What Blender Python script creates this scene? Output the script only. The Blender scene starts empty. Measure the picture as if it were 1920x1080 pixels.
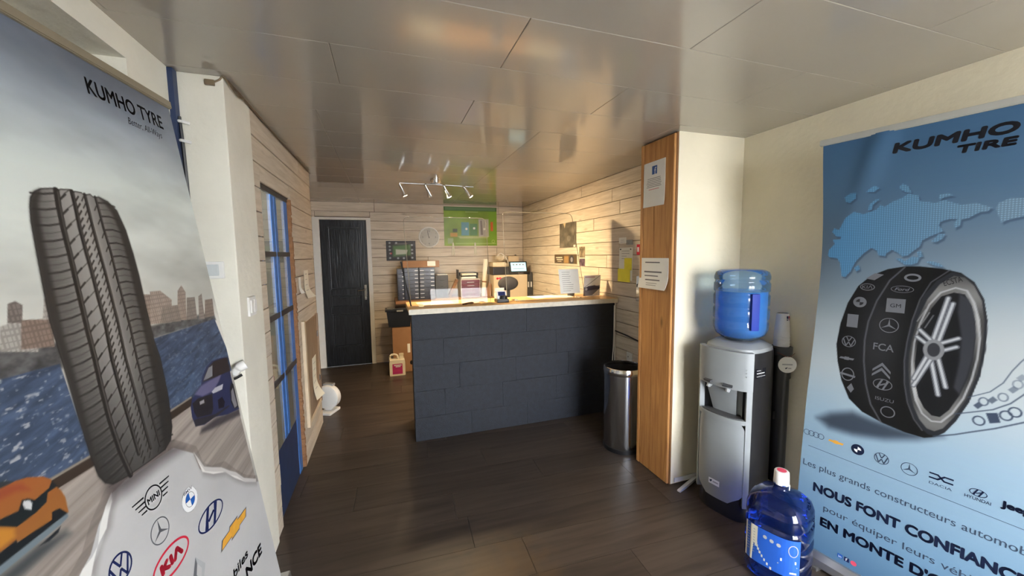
import bpy, bmesh, math, random
import numpy as np
from mathutils import Vector, Matrix
from mathutils.geometry import tessellate_polygon

random.seed(7)
SC = bpy.context.scene
COL = SC.collection

# ------------------------------------------------------------------ camera
YAW, PITCH, ROLL, EYE = 0.320167, 0.0880675, -0.0124168, 1.55
cy, sy, cp, sp = math.cos(YAW), math.sin(YAW), math.cos(PITCH), math.sin(PITCH)
fwd = Vector((sy*cp, cy*cp, -sp)); rgt = Vector((cy, -sy, 0)); up = rgt.cross(fwd)
c_, s_ = math.cos(ROLL), math.sin(ROLL)
rgt, up = c_*rgt + s_*up, -s_*rgt + c_*up
cd = bpy.data.cameras.new('camera'); cam = bpy.data.objects.new('camera', cd); COL.objects.link(cam)
cd.sensor_width = 36.0; cd.lens = 36.0*709.92/1920.0; cd.clip_start = 0.02
m = Matrix((rgt, up, -fwd)).transposed().to_4x4(); m.translation = (0, 0, EYE)
cam.matrix_world = m
SC.camera = cam

# ------------------------------------------------------------------ sky and daylight
w = bpy.data.worlds.new('daylight'); SC.world = w; w.use_nodes = True
bg = w.node_tree.nodes['Background']; bg.inputs[0].default_value = (0.93, 0.96, 1.0, 1); bg.inputs[1].default_value = 31.0

def portal(name, loc, rot, sx, sz):
    ld = bpy.data.lights.new(name, 'AREA'); ld.shape = 'RECTANGLE'; ld.size = sx; ld.size_y = sz
    ld.cycles.is_portal = True
    o = bpy.data.objects.new(name, ld); COL.objects.link(o); o.location = loc; o.rotation_euler = rot
portal('shop_window_portal', (1.46, -1.27, 1.2), (math.radians(-90), 0, 0), 1.32, 2.0)

SC.view_settings.view_transform = 'Standard'; SC.view_settings.look = 'None'
SC.view_settings.gamma = 1.0; SC.view_settings.use_curve_mapping = False
SC.view_settings.exposure = 0.0

# ------------------------------------------------------------------ helpers
def lin(c):
    return tuple(((v/255.0)/12.92 if v/255.0 <= .04045 else ((v/255.0+.055)/1.055)**2.4) for v in c)

def new_mat(name):
    m = bpy.data.materials.new(name); m.use_nodes = True
    return m, m.node_tree.nodes, m.node_tree.links, m.node_tree.nodes['Principled BSDF']

MATS = {}
def mat(name, rgb=(128,128,128), rough=.6, metal=0., spec=.5, var=.06, scale=12., bump=0., bscale=60., emit=0., coat=0.):
    if name in MATS: return MATS[name]
    m, N, L, b = new_mat(name); c = lin(rgb)
    b.inputs['Roughness'].default_value = rough; b.inputs['Metallic'].default_value = metal
    b.inputs['Specular IOR Level'].default_value = spec; b.inputs['Coat Weight'].default_value = coat
    tc = N.new('ShaderNodeTexCoord')
    nz = N.new('ShaderNodeTexNoise'); nz.inputs['Scale'].default_value = scale; nz.inputs['Detail'].default_value = 4
    L.new(tc.outputs['Object'], nz.inputs['Vector'])
    rp = N.new('ShaderNodeValToRGB')
    rp.color_ramp.elements[0].position = .3; rp.color_ramp.elements[1].position = .7
    rp.color_ramp.elements[0].color = (*[v*(1-var) for v in c], 1); rp.color_ramp.elements[1].color = (*[min(1, v*(1+var)) for v in c], 1)
    L.new(nz.outputs['Fac'], rp.inputs['Fac']); L.new(rp.outputs['Color'], b.inputs['Base Color'])
    if bump:
        n2 = N.new('ShaderNodeTexNoise'); n2.inputs['Scale'].default_value = bscale; n2.inputs['Detail'].default_value = 6
        L.new(tc.outputs['Object'], n2.inputs['Vector'])
        bp = N.new('ShaderNodeBump'); bp.inputs['Strength'].default_value = bump; bp.inputs['Distance'].default_value = .01
        L.new(n2.outputs['Fac'], bp.inputs['Height']); L.new(bp.outputs['Normal'], b.inputs['Normal'])
    if emit:
        b.inputs['Emission Color'].default_value = (*c, 1); b.inputs['Emission Strength'].default_value = emit
    MATS[name] = m; return m

def wood(name, dark, light, axis, rough=.6, grain=1.0, knots=.5, tone=.25, bump=.15, spec=.4, spots=None):
    """planks: grain runs along axis; every plank takes its own tone and its own piece of the grain"""
    if name in MATS: return MATS[name]
    m, N, L, b = new_mat(name)
    b.inputs['Roughness'].default_value = rough; b.inputs['Specular IOR Level'].default_value = spec
    tc = N.new('ShaderNodeTexCoord'); oi = N.new('ShaderNodeObjectInfo')
    mul = N.new('ShaderNodeMath'); mul.operation = 'MULTIPLY'; mul.inputs[1].default_value = 37.0
    L.new(oi.outputs['Random'], mul.inputs[0])
    comb = N.new('ShaderNodeCombineXYZ')
    for i in range(3): L.new(mul.outputs[0], comb.inputs[i])
    add = N.new('ShaderNodeVectorMath'); add.operation = 'ADD'
    L.new(tc.outputs['Object'], add.inputs[0]); L.new(comb.outputs[0], add.inputs[1])
    sc = [22*grain]*3; sc['xyz'.index(axis)] = 1.6*grain
    mp = N.new('ShaderNodeMapping'); mp.inputs['Scale'].default_value = sc; L.new(add.outputs[0], mp.inputs['Vector'])
    n1 = N.new('ShaderNodeTexNoise'); n1.inputs['Scale'].default_value = 2.2; n1.inputs['Detail'].default_value = 7; n1.inputs['Distortion'].default_value = .6
    L.new(mp.outputs[0], n1.inputs['Vector'])
    rp = N.new('ShaderNodeValToRGB'); e = rp.color_ramp.elements
    e[0].position = .32; e[1].position = .66; e[0].color = (*lin(dark), 1); e[1].color = (*lin(light), 1)
    L.new(n1.outputs['Fac'], rp.inputs['Fac'])
    # knots
    sc2 = [9*grain]*3; sc2['xyz'.index(axis)] = 3.2*grain
    mp2 = N.new('ShaderNodeMapping'); mp2.inputs['Scale'].default_value = sc2; L.new(add.outputs[0], mp2.inputs['Vector'])
    vo = N.new('ShaderNodeTexVoronoi'); vo.inputs['Scale'].default_value = .8; L.new(mp2.outputs[0], vo.inputs['Vector'])
    rk = N.new('ShaderNodeValToRGB'); k = rk.color_ramp.elements
    k[0].position = .03; k[1].position = .13; k[0].color = (knots, knots, knots, 1); k[1].color = (0, 0, 0, 1)
    L.new(vo.outputs['Distance'], rk.inputs['Fac'])
    mx = N.new('ShaderNodeMixRGB'); L.new(rk.outputs['Color'], mx.inputs['Fac']); L.new(rp.outputs['Color'], mx.inputs['Color1'])
    mx.inputs['Color2'].default_value = (*[v*.35 for v in lin(dark)], 1)
    # tone per plank
    mr = N.new('ShaderNodeMapRange'); mr.inputs['To Min'].default_value = 1-tone; mr.inputs['To Max'].default_value = 1+tone
    L.new(oi.outputs['Random'], mr.inputs['Value'])
    sm = N.new('ShaderNodeVectorMath'); sm.operation = 'SCALE'; L.new(mx.outputs[0], sm.inputs[0]); L.new(mr.outputs[0], sm.inputs['Scale'])
    L.new(sm.outputs[0], b.inputs['Base Color'])
    if bump:
        bp = N.new('ShaderNodeBump'); bp.inputs['Strength'].default_value = bump; bp.inputs['Distance'].default_value = .004
        L.new(n1.outputs['Fac'], bp.inputs['Height']); L.new(bp.outputs['Normal'], b.inputs['Normal'])
    MATS[name] = m; return m

def clear(name, tint, gloss_rough=.03, ior=1.45, haze=0., haze_rgb=(120,150,200)):
    """thin clear plastic or glass: tinted see-through with a Fresnel reflection and a little cloudiness"""
    if name in MATS: return MATS[name]
    m, N, L, b = new_mat(name); N.remove(b); out = N['Material Output']
    tr = N.new('ShaderNodeBsdfTransparent'); tr.inputs[0].default_value = (*tint, 1)
    nz = N.new('ShaderNodeTexNoise'); nz.inputs['Scale'].default_value = 6
    mrn = N.new('ShaderNodeMapRange'); mrn.inputs['To Min'].default_value = max(.005, gloss_rough*.8); mrn.inputs['To Max'].default_value = gloss_rough*1.2
    L.new(nz.outputs['Fac'], mrn.inputs['Value'])
    gl = N.new('ShaderNodeBsdfGlossy'); gl.inputs['Color'].default_value = (1, 1, 1, 1); L.new(mrn.outputs[0], gl.inputs['Roughness'])
    fr = N.new('ShaderNodeFresnel'); fr.inputs[0].default_value = ior
    src = tr
    if haze:
        df = N.new('ShaderNodeBsdfDiffuse'); df.inputs[0].default_value = (*lin(haze_rgb), 1)
        tl = N.new('ShaderNodeBsdfTranslucent'); tl.inputs[0].default_value = (*lin(haze_rgb), 1)
        ms = N.new('ShaderNodeMixShader'); ms.inputs[0].default_value = .5
        L.new(df.outputs[0], ms.inputs[1]); L.new(tl.outputs[0], ms.inputs[2])
        mh = N.new('ShaderNodeMixShader'); mh.inputs[0].default_value = haze
        L.new(tr.outputs[0], mh.inputs[1]); L.new(ms.outputs[0], mh.inputs[2]); src = mh
    mx = N.new('ShaderNodeMixShader'); L.new(fr.outputs[0], mx.inputs[0]); L.new(src.outputs[0], mx.inputs[1]); L.new(gl.outputs[0], mx.inputs[2])
    L.new(mx.outputs[0], out.inputs[0]); MATS[name] = m; return m

def obj(name, me, material, parent=None, smooth=False, auto=None):
    if isinstance(me, bmesh.types.BMesh):
        bm = me; me = bpy.data.meshes.new(name); bmesh.ops.recalc_face_normals(bm, faces=bm.faces); bm.to_mesh(me); bm.free()
    if material is not None and not me.materials: me.materials.append(material)
    if smooth:
        me.polygons.foreach_set('use_smooth', [True]*len(me.polygons))
        if auto is not None: me.set_sharp_from_angle(angle=math.radians(auto))
    o = bpy.data.objects.new(name, me); COL.objects.link(o); o.parent = parent
    return o

def tag(o, label, cat=None, group=None, kind=None):
    o['label'] = label
    if cat: o['category'] = cat
    if group: o['group'] = group
    if kind: o['kind'] = kind
    return o

def thing(name, label, cat, loc=(0,0,0), rz=0., group=None):
    o = bpy.data.objects.new(name, None); COL.objects.link(o); o.location = loc; o.rotation_euler = (0, 0, rz)
    o.empty_display_size = .05
    return tag(o, label, cat, group)

def bx(bm, x0, x1, y0, y1, z0, z1, bev=0., M=None):
    r = bmesh.ops.create_cube(bm, size=1.0)
    T = Matrix.Translation(((x0+x1)/2, (y0+y1)/2, (z0+z1)/2)) @ Matrix.Diagonal((abs(x1-x0), abs(y1-y0), abs(z1-z0), 1))
    if M is not None: T = M @ T
    bmesh.ops.transform(bm, matrix=T, verts=r['verts'])
    if bev:
        ed = {e for v in r['verts'] for e in v.link_edges}
        bmesh.ops.bevel(bm, geom=list(ed), offset=bev, segments=2, affect='EDGES', profile=.7)
    return bm

def box(x0, x1, y0, y1, z0, z1, bev=0., M=None): return bx(bmesh.new(), x0, x1, y0, y1, z0, z1, bev, M)

def lathe(prof, n=32, bm=None, M=None, sx=1., sy=1.):
    """surface of revolution about z through (r, z) pairs"""
    bm = bm or bmesh.new(); rings = []
    for r, z in prof:
        if r < 1e-6: rings.append([bm.verts.new((0, 0, z))])
        else: rings.append([bm.verts.new((sx*r*math.cos(2*math.pi*i/n), sy*r*math.sin(2*math.pi*i/n), z)) for i in range(n)])
    for a, b in zip(rings, rings[1:]):
        for i in range(n):
            j = (i+1) % n
            if len(a) == 1 and len(b) == 1: continue
            if len(a) == 1: bm.faces.new((a[0], b[i], b[j]))
            elif len(b) == 1: bm.faces.new((a[i], b[0], a[j]))
            else: bm.faces.new((a[i], b[i], b[j], a[j]))
    if M is not None: bmesh.ops.transform(bm, matrix=M, verts=[v for r in rings for v in r])
    return bm

def tube(pts, r, n=8, bm=None):
    bm = bm or bmesh.new(); pts = [Vector(p) for p in pts]; rings = []
    for i, p in enumerate(pts):
        t = (pts[min(i+1, len(pts)-1)] - pts[max(i-1, 0)]).normalized()
        a = t.cross(Vector((0, 0, 1)) if abs(t.z) < .9 else Vector((1, 0, 0))).normalized(); b = t.cross(a)
        rr = r[i] if isinstance(r, (list, tuple)) else r
        rings.append([bm.verts.new(p + rr*(math.cos(2*math.pi*k/n)*a + math.sin(2*math.pi*k/n)*b)) for k in range(n)])
    for A, B in zip(rings, rings[1:]):
        for k in range(n): bm.faces.new((A[k], A[(k+1) % n], B[(k+1) % n], B[k]))
    bm.faces.new(rings[0]); bm.faces.new(rings[-1][::-1])
    return bm

def curve_pts(pts, n=8):
    """Catmull-Rom through the points"""
    P = [Vector(p) for p in pts]; P = [2*P[0]-P[1]] + P + [2*P[-1]-P[-2]]; out = []
    for i in range(1, len(P)-2):
        for k in range(n):
            t = k/n; a, b, c, d = P[i-1:i+3]
            out.append(.5*((2*b) + (c-a)*t + (2*a-5*b+4*c-d)*t*t + (3*b-a-3*c+d)*t**3))
    out.append(P[-2]); return out

def prism(poly, depth, fn):
    """closed outline (a, b) extruded by depth; fn maps (a, b, d) to a point"""
    bm = bmesh.new(); A = [bm.verts.new(fn(a, b, 0)) for a, b in poly]; B = [bm.verts.new(fn(a, b, depth)) for a, b in poly]
    n = len(poly); bm.faces.new(A[::-1]); bm.faces.new(B)
    for i in range(n): bm.faces.new((A[i], A[(i+1) % n], B[(i+1) % n], B[i]))
    return bm

def board(axis, f0, out, a0, a1, z0, z1, t=.012, ch=.002):
    """one board lying on a wall: axis 'x' or 'y' runs along it, f0 the wall plane, out = +1/-1 the way it faces"""
    bm = bmesh.new()
    def V(a, d, z): return bm.verts.new((a, f0+out*d, z) if axis == 'x' else (f0+out*d, a, z))
    r0 = [V(a, 0, z) for a, z in ((a0, z0), (a1, z0), (a1, z1), (a0, z1))]
    r1 = [V(a, t-ch, z) for a, z in ((a0, z0), (a1, z0), (a1, z1), (a0, z1))]
    r2 = [V(a, t, z) for a, z in ((a0+ch, z0+ch), (a1-ch, z0+ch), (a1-ch, z1-ch), (a0+ch, z1-ch))]
    bm.faces.new(r0)
    for p, q in ((r0, r1), (r1, r2)):
        for i in range(4): bm.faces.new((p[i], p[(i+1) % 4], q[(i+1) % 4], q[i]))
    bm.faces.new(r2)
    return bm

def plank_wall(parent, axis, f0, out, a0, a1, z0, z1, material, pitch=.128, holes=(), joint=2.1, gap=.005):
    n = int(round((z1-z0)/pitch)); h = (z1-z0)/n
    for i in range(n):
        lo, hi = z0+i*h, z0+(i+1)*h
        spans = [(a0, a1)]
        for b0, b1, c0, c1 in holes:
            if c1 <= lo or c0 >= hi: continue
            if hi-c1 > .012:
                obj('plank', board(axis, f0, out, max(a0, b0)+gap/2, min(a1, b1)-gap/2, c1+gap/2, hi-gap/2), material, parent)
            if True:
                nxt = []
                for s0, s1 in spans:
                    if b0 > s0: nxt.append((s0, min(s1, b0)))
                    if b1 < s1: nxt.append((max(s0, b1), s1))
                spans = [s for s in nxt if s[1]-s[0] > .02]
        for s0, s1 in spans:
            cuts = [s0]; x = s0 + random.uniform(.35, 1.0)*joint
            while x < s1-.25: cuts.append(x); x += joint*random.uniform(.8, 1.15)
            cuts.append(s1)
            for p, q in zip(cuts, cuts[1:]):
                obj('plank', board(axis, f0, out, p+gap/2, q-gap/2, lo+gap/2, hi-gap/2, .014+random.uniform(-.0012, .0012)), material, parent)

# lettering: all words are turned to meshes in one go
WORDS = {}
def make_words(specs):
    obs = []
    for key, s, bold, shear in specs:
        cu = bpy.data.curves.new('w', 'FONT'); cu.body = s; cu.offset = bold; cu.shear = shear; cu.resolution_u = 4
        o = bpy.data.objects.new('w', cu); COL.objects.link(o); obs.append((key, o))
    bpy.context.view_layer.update(); dg = bpy.context.evaluated_depsgraph_get()
    for key, o in obs:
        me = bpy.data.meshes.new_from_object(o.evaluated_get(dg))
        vs = np.array([v.co[:2] for v in me.vertices]); fs = [tuple(p.vertices) for p in me.polygons]
        WORDS[key] = (vs, fs); bpy.data.meshes.remove(me)
    for key, o in obs:
        cu = o.data; bpy.data.objects.remove(o); bpy.data.curves.remove(cu)

class Decal:
    """flat print: shapes in (u, v) metres on a sheet; P(u, v, lift) gives the point in space"""
    def __init__(s, P): s.P = P; s.v = []; s.f = []; s.m = []; s.mats = []; s.lift = .0008
    def mi(s, m):
        if m not in s.mats: s.mats.append(m)
        return s.mats.index(m)
    def add(s, uv, faces, m):
        b = len(s.v); k = s.mi(m)
        for u, v in uv: s.v.append(s.P(u, v, s.lift))
        for f in faces: s.f.append([b+i for i in f]); s.m.append(k)
        return s
    def poly(s, pts, m):
        t = tessellate_polygon([[Vector((u, v, 0)) for u, v in pts]]); return s.add(pts, t, m)
    def rect(s, u0, u1, v0, v1, m): return s.add([(u0, v0), (u1, v0), (u1, v1), (u0, v1)], [(0, 1, 2, 3)], m)
    def disc(s, cu, cv, ru, rv, m, a0=0., a1=360., n=28):
        p = [(cu, cv)] + [(cu+ru*math.cos(math.radians(a0+(a1-a0)*i/n)), cv-rv*math.sin(math.radians(a0+(a1-a0)*i/n))) for i in range(n+1)]
        return s.add(p, [(0, i, i+1) for i in range(1, n+1)], m)
    def ring(s, cu, cv, ru, rv, w, m, n=36):
        p = []
        for i in range(n):
            a = 2*math.pi*i/n; p += [(cu+ru*math.cos(a), cv+rv*math.sin(a)), (cu+(ru-w)*math.cos(a), cv+(rv-w)*math.sin(a))]
        return s.add(p, [(2*i, 2*((i+1) % n), 2*((i+1) % n)+1, 2*i+1) for i in range(n)], m)
    def line(s, a, b, w, m, w2=None):
        w2 = w if w2 is None else w2
        d = np.array(b)-np.array(a); d = d/np.linalg.norm(d); q = np.array((-d[1], d[0]))
        a = np.array(a); b = np.array(b)
        return s.add([a+q*w/2, b+q*w2/2, b-q*w2/2, a-q*w/2], [(0, 1, 2, 3)], m)
    def word(s, key, u0, u1, vbase, cap, m, rot=0., bold=0.):
        if bold:
            for k in range(8): s.word(key, u0+bold+bold*math.cos(k*math.pi/4), u1-bold+bold*math.cos(k*math.pi/4), vbase-bold+bold*math.sin(k*math.pi/4), cap-2*bold, m, rot)
            return s
        vs, fs = WORDS[key]; x0, x1 = vs[:, 0].min(), vs[:, 0].max(); k = cap/.70
        x = (vs[:, 0]-x0)/(x1-x0)*(u1-u0); y = vs[:, 1]*k
        if rot:
            c, q = math.cos(rot), math.sin(rot); x, y = x*c-y*q, x*q+y*c
        return s.add(np.stack([u0+x, vbase-y], 1), fs, m)
    def build(s, name, parent, label=None):
        me = bpy.data.meshes.new(name); me.from_pydata([tuple(p) for p in s.v], [], s.f)
        for m in s.mats: me.materials.append(m)
        me.polygons.foreach_set('material_index', s.m); me.update()
        o = bpy.data.objects.new(name, me); COL.objects.link(o); o.parent = parent
        if label: o['label'] = label
        return o

class Canvas:
    """printed picture painted on the vertices of a fine sheet"""
    def __init__(s, wd, ht, cell, base=(200,200,200), u0=0.):
        s.w, s.h, s.c, s.u0 = wd, ht, cell, u0; s.nu = int(round(wd/cell))+1; s.nv = int(round(ht/cell))+1
        s.u = np.linspace(u0, u0+wd, s.nu); s.v = np.linspace(0, ht, s.nv)
        s.V, s.U = np.meshgrid(s.v, s.u, indexing='ij')
        s.a = np.ones((s.nv, s.nu, 3))*np.array(base)/255.
    def noise(s, su, sv, seed, octaves=4, du=0., dv=0.):
        out = np.zeros_like(s.U); amp = 1.; tot = 0.
        for o in range(octaves):
            rs = np.random.RandomState(seed+o); n = 64; g = rs.rand(n, n)
            x = (s.U+s.V*du)/su*2**o; y = (s.V+s.U*dv)/sv*2**o
            xi = np.floor(x).astype(int); yi = np.floor(y).astype(int); fx = x-xi; fy = y-yi
            fx = fx*fx*(3-2*fx); fy = fy*fy*(3-2*fy)
            v = (g[yi % n, xi % n]*(1-fx)*(1-fy)+g[yi % n, (xi+1) % n]*fx*(1-fy)+g[(yi+1) % n, xi % n]*(1-fx)*fy+g[(yi+1) % n, (xi+1) % n]*fx*fy)
            out += amp*v; tot += amp; amp *= .5
        return out/tot
    def win(s, pts, pad):
        p = np.array(pts); j0 = max(0, int((p[:, 0].min()-pad-s.u0)/s.c)); j1 = min(s.nu, int((p[:, 0].max()+pad-s.u0)/s.c)+2)
        i0 = max(0, int((p[:, 1].min()-pad)/s.c)); i1 = min(s.nv, int((p[:, 1].max()+pad)/s.c)+2)
        return slice(i0, max(i0, i1)), slice(j0, max(j0, j1))
    def dist(s, pts, U, V, closed):
        d = np.full(U.shape, 9e9); P = list(pts); inside = np.zeros(U.shape, bool)
        segs = list(zip(P, P[1:]+P[:1])) if closed else list(zip(P, P[1:]))
        for (x0, y0), (x1, y1) in segs:
            dx, dy = x1-x0, y1-y0; l = dx*dx+dy*dy+1e-12
            t = np.clip(((U-x0)*dx+(V-y0)*dy)/l, 0, 1)
            d = np.minimum(d, (U-x0-t*dx)**2+(V-y0-t*dy)**2)
            if closed: inside ^= ((y0 > V) != (y1 > V)) & (U < (x1-x0)*(V-y0)/(y1-y0+1e-12)+x0)
        d = np.sqrt(d); return np.where(inside, -d, d) if closed else d
    def blend(s, W, k, col):
        col = col if isinstance(col, np.ndarray) else np.array(col)/255.
        s.a[W] = s.a[W]*(1-k[..., None])+col*k[..., None]
    def fill(s, pts, col, alpha=1., soft=0.):
        W = s.win(pts, soft+s.c); U, V = s.U[W], s.V[W]
        if U.size == 0: return
        d = s.dist(pts, U, V, True); e = max(s.c, soft)
        k = np.clip(.5-d/e, 0, 1); k = k*k*(3-2*k) if soft else k
        if callable(col): col = col(U, V)
        elif isinstance(col, np.ndarray) and col.shape == s.a.shape: col = col[W]
        s.blend(W, k*alpha, col)
    def stroke(s, pts, w, col, alpha=1.):
        W = s.win(pts, w+s.c); U, V = s.U[W], s.V[W]
        if U.size == 0: return
        s.blend(W, np.clip(.5-(s.dist(pts, U, V, False)-w/2)/s.c, 0, 1)*alpha, col)
    def oval(s, cu, cv, ru, rv, col, w=0., alpha=1.):
        p = [(cu+ru*math.cos(2*math.pi*i/24), cv+rv*math.sin(2*math.pi*i/24)) for i in range(24)]
        if w: s.stroke(p+p[:1], w, col, alpha)
        else: s.fill(p, col, alpha)
    def sheet(s, name, P, parent, material, back=.005, gain=1.0):
        """vertices of the front at P(u, v, 0), plus a plain white back"""
        nu, nv = s.nu, s.nv
        co = P(s.U.ravel(), s.V.ravel(), 0.)
        idx = np.arange(nu*nv).reshape(nv, nu)
        q = np.stack([idx[1:, :-1], idx[1:, 1:], idx[:-1, 1:], idx[:-1, :-1]], -1).reshape(-1, 4)
        bu = np.linspace(s.u0, s.u0+s.w, 24); bv = np.linspace(0, s.h, 60); BV, BU = np.meshgrid(bv, bu, indexing='ij')
        cb = P(BU.ravel(), BV.ravel(), -back); ib = np.arange(24*60).reshape(60, 24)+nu*nv
        qb = np.stack([ib[:-1, :-1], ib[:-1, 1:], ib[1:, 1:], ib[1:, :-1]], -1).reshape(-1, 4)
        co = np.concatenate([co, cb]); q = np.concatenate([q, qb])
        me = bpy.data.meshes.new(name); me.vertices.add(len(co)); me.vertices.foreach_set('co', co.astype(np.float32).ravel())
        me.loops.add(q.size); me.loops.foreach_set('vertex_index', q.astype(np.int32).ravel())
        me.polygons.add(len(q)); me.polygons.foreach_set('loop_start', np.arange(0, q.size, 4, dtype=np.int32))
        me.update(calc_edges=True)
        at = me.color_attributes.new('print', 'BYTE_COLOR', 'POINT')
        ca = np.ones((len(co), 4), np.float32); ca[:nu*nv, :3] = np.clip(s.a.reshape(-1, 3)*gain, 0, 1); ca[nu*nv:, :3] = .85
        at.data.foreach_set('color_srgb', ca.ravel())
        me.materials.append(material); me.polygons.foreach_set('use_smooth', [True]*len(q))
        o = bpy.data.objects.new(name, me); COL.objects.link(o); o.parent = parent
        return o

def print_mat(name, rough=.45, spec=.22):
    m, N, L, b = new_mat(name); at = N.new('ShaderNodeAttribute'); at.attribute_name = 'print'
    L.new(at.outputs['Color'], b.inputs['Base Color']); b.inputs['Roughness'].default_value = rough; b.inputs['Specular IOR Level'].default_value = spec
    return m

def flat(o, ex, ey, n):
    o, ex, ey, n = [np.array(q, float) for q in (o, ex, ey, n)]
    def P(u, v, d=0.):
        if np.ndim(u): return o+np.outer(u, ex)+np.outer(v, ey)+d*n
        return o+u*ex+v*ey+d*n
    return P

# ------------------------------------------------------------------ materials of the room
PLASTER = mat('cream_plaster', (236,227,202), .75, var=.05, scale=3, bump=.25, bscale=28)
PLASTER_W = mat('white_plaster', (232,229,217), .8, var=.05, scale=4, bump=.5, bscale=18)
W_LEFT = wood('wood_left', (194,180,162), (212,200,184), 'y', .65, tone=.07, knots=.35, bump=.1)
W_BACK = wood('wood_back', (192,178,160), (216,204,188), 'x', .65, tone=.07, knots=.45, bump=.1)
W_RIGHT = wood('wood_right', (192,178,160), (216,204,188), 'y', .65, tone=.07, knots=.45, bump=.1)
PINE = wood('pine', (166,114,66), (196,144,88), 'z', .5, knots=.7, tone=.05, bump=.06)
FLOORM = wood('dark_plank', (54,46,41), (74,64,57), 'x', .38, grain=.5, knots=.0, tone=.12, bump=.04, spec=.45)
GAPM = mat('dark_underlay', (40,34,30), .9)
CEILM = mat('ceiling_lacquer', (174,167,158), .16, var=.03, scale=2, spec=.62, coat=.35)
CEILM.node_tree.nodes['Principled BSDF'].inputs['Coat Roughness'].default_value = .07
WHITE = mat('white_paint', (226,224,218), .5, var=.03)
WHITEP = mat('white_plastic', (232,232,230), .35, var=.02)
BLACK = mat('black_plastic', (22,23,26), .4, var=.1)
DKGREY = mat('dark_grey_plastic', (62,64,68), .45, var=.06)
GREYP = mat('grey_plastic', (150,153,156), .45, var=.03)
ALU = mat('brushed_aluminium', (190,190,190), .32, metal=.9, var=.04)
CHROME = mat('chrome', (215,215,215), .12, metal=1., var=.02)
STEEL = mat('stainless_steel', (176,178,182), .16, metal=1., var=.05, scale=3)
PAPER = mat('paper', (236,236,230), .7, var=.02)
PAPERC = mat('cream_paper', (232,228,212), .7, var=.02)
INK = mat('ink', (30,30,34), .6, var=.05)
INKG = mat('grey_ink', (110,110,112), .6, var=.05)
CARD = mat('cardboard', (150,112,82), .8, var=.08, scale=9)
BLUEP = mat('blue_paint', (62,112,184), .45, var=.12, scale=20)
NAVYP = mat('navy_paint', (36,52,86), .5, var=.15, scale=14)

# ------------------------------------------------------------------ the room shell
CH = 2.30
def struct(name, bm, m, label, cat): return tag(obj(name, bm, m), label, cat, kind='structure')

# floor: dark planks laid across the room, turned a little against the walls
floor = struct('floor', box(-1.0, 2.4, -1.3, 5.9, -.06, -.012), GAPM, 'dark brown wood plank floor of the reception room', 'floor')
def clip(poly, x0, x1, y0, y1):
    for ax, lim, sg in ((0, x0, 1), (0, x1, -1), (1, y0, 1), (1, y1, -1)):
        out = []
        for a, b in zip(poly, poly[1:]+poly[:1]):
            ia, ib = sg*(a[ax]-lim) >= 0, sg*(b[ax]-lim) >= 0
            if ia: out.append(a)
            if ia != ib:
                t = (lim-a[ax])/(b[ax]-a[ax]); out.append((a[0]+t*(b[0]-a[0]), a[1]+t*(b[1]-a[1])))
        poly = out
        if len(poly) < 3: return []
    return poly
FA = math.radians(-2.2); fc, fs_ = math.cos(FA), math.sin(FA)
PW, PL = .25, 1.24
offs = {13: .26, 12: .32, 11: .58, 14: .9, 10: 1.1, 15: .55, 9: .7}
for r in range(-1, 30):
    y0 = -1.35+r*PW+.19
    o0 = offs.get(r, random.uniform(0, PL))
    for k in range(-3, 5):
        x0 = o0+(k-1)*PL
        g = .0012
        q = [(x0+g, y0+g), (x0+PL-g, y0+g), (x0+PL-g, y0+PW-g), (x0+g, y0+PW-g)]
        q = [(x*fc-y*fs_, x*fs_+y*fc+.03) for x, y in q]
        q = clip(q, -.94, 2.29, -1.22, 5.75)
        if len(q) < 3: continue
        t = random.uniform(-.0004, 0)
        obj('plank', prism(q, .012+t, lambda a, b, d: (a, b, -.012+d)), FLOORM, floor)

# ceiling: glossy taupe strips
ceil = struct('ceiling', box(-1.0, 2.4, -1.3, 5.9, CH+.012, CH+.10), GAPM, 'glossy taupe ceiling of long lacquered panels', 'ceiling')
SY = [1.19+.343*k for k in range(-8, 16)]
JX = {-2: 1.79, -1: 1.10, 0: .47, 1: 1.08, 2: .44}
for k in range(-8, 14):
    y0 = 1.19+.343*k; y1 = y0+.343
    jx = {-1: 1.10, 0: .47, 1: 1.08, 2: .44}.get(k, 1.79 if k == -2 else (.93 if k >= 3 else random.uniform(0, 1.2)))
    if k == -2: jx = 1.79
    xs = sorted({-.95, 2.32} | {jx+1.24*i for i in range(-3, 4) if -.9 < jx+1.24*i < 2.28})
    for a, b in zip(xs, xs[1:]):
        ya, yb = max(y0, -1.22), min(y1, 5.76)
        if yb-ya < .05: continue
        bm = bmesh.new(); ch = .0016
        def ring(e, z): return [bm.verts.new(p) for p in ((a+e, ya+e, z), (b-e, ya+e, z), (b-e, yb-e, z), (a+e, yb-e, z))]
        R = [ring(.0006, CH+.012), ring(.0006, CH+ch), ring(.0006+ch, CH)]
        bm.faces.new(R[0])
        for p, q in zip(R, R[1:]):
            for i in range(4): bm.faces.new((p[i], p[(i+1) % 4], q[(i+1) % 4], q[i]))
        bm.faces.new(R[2]); obj('panel', bm, CEILM, ceil)

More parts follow.
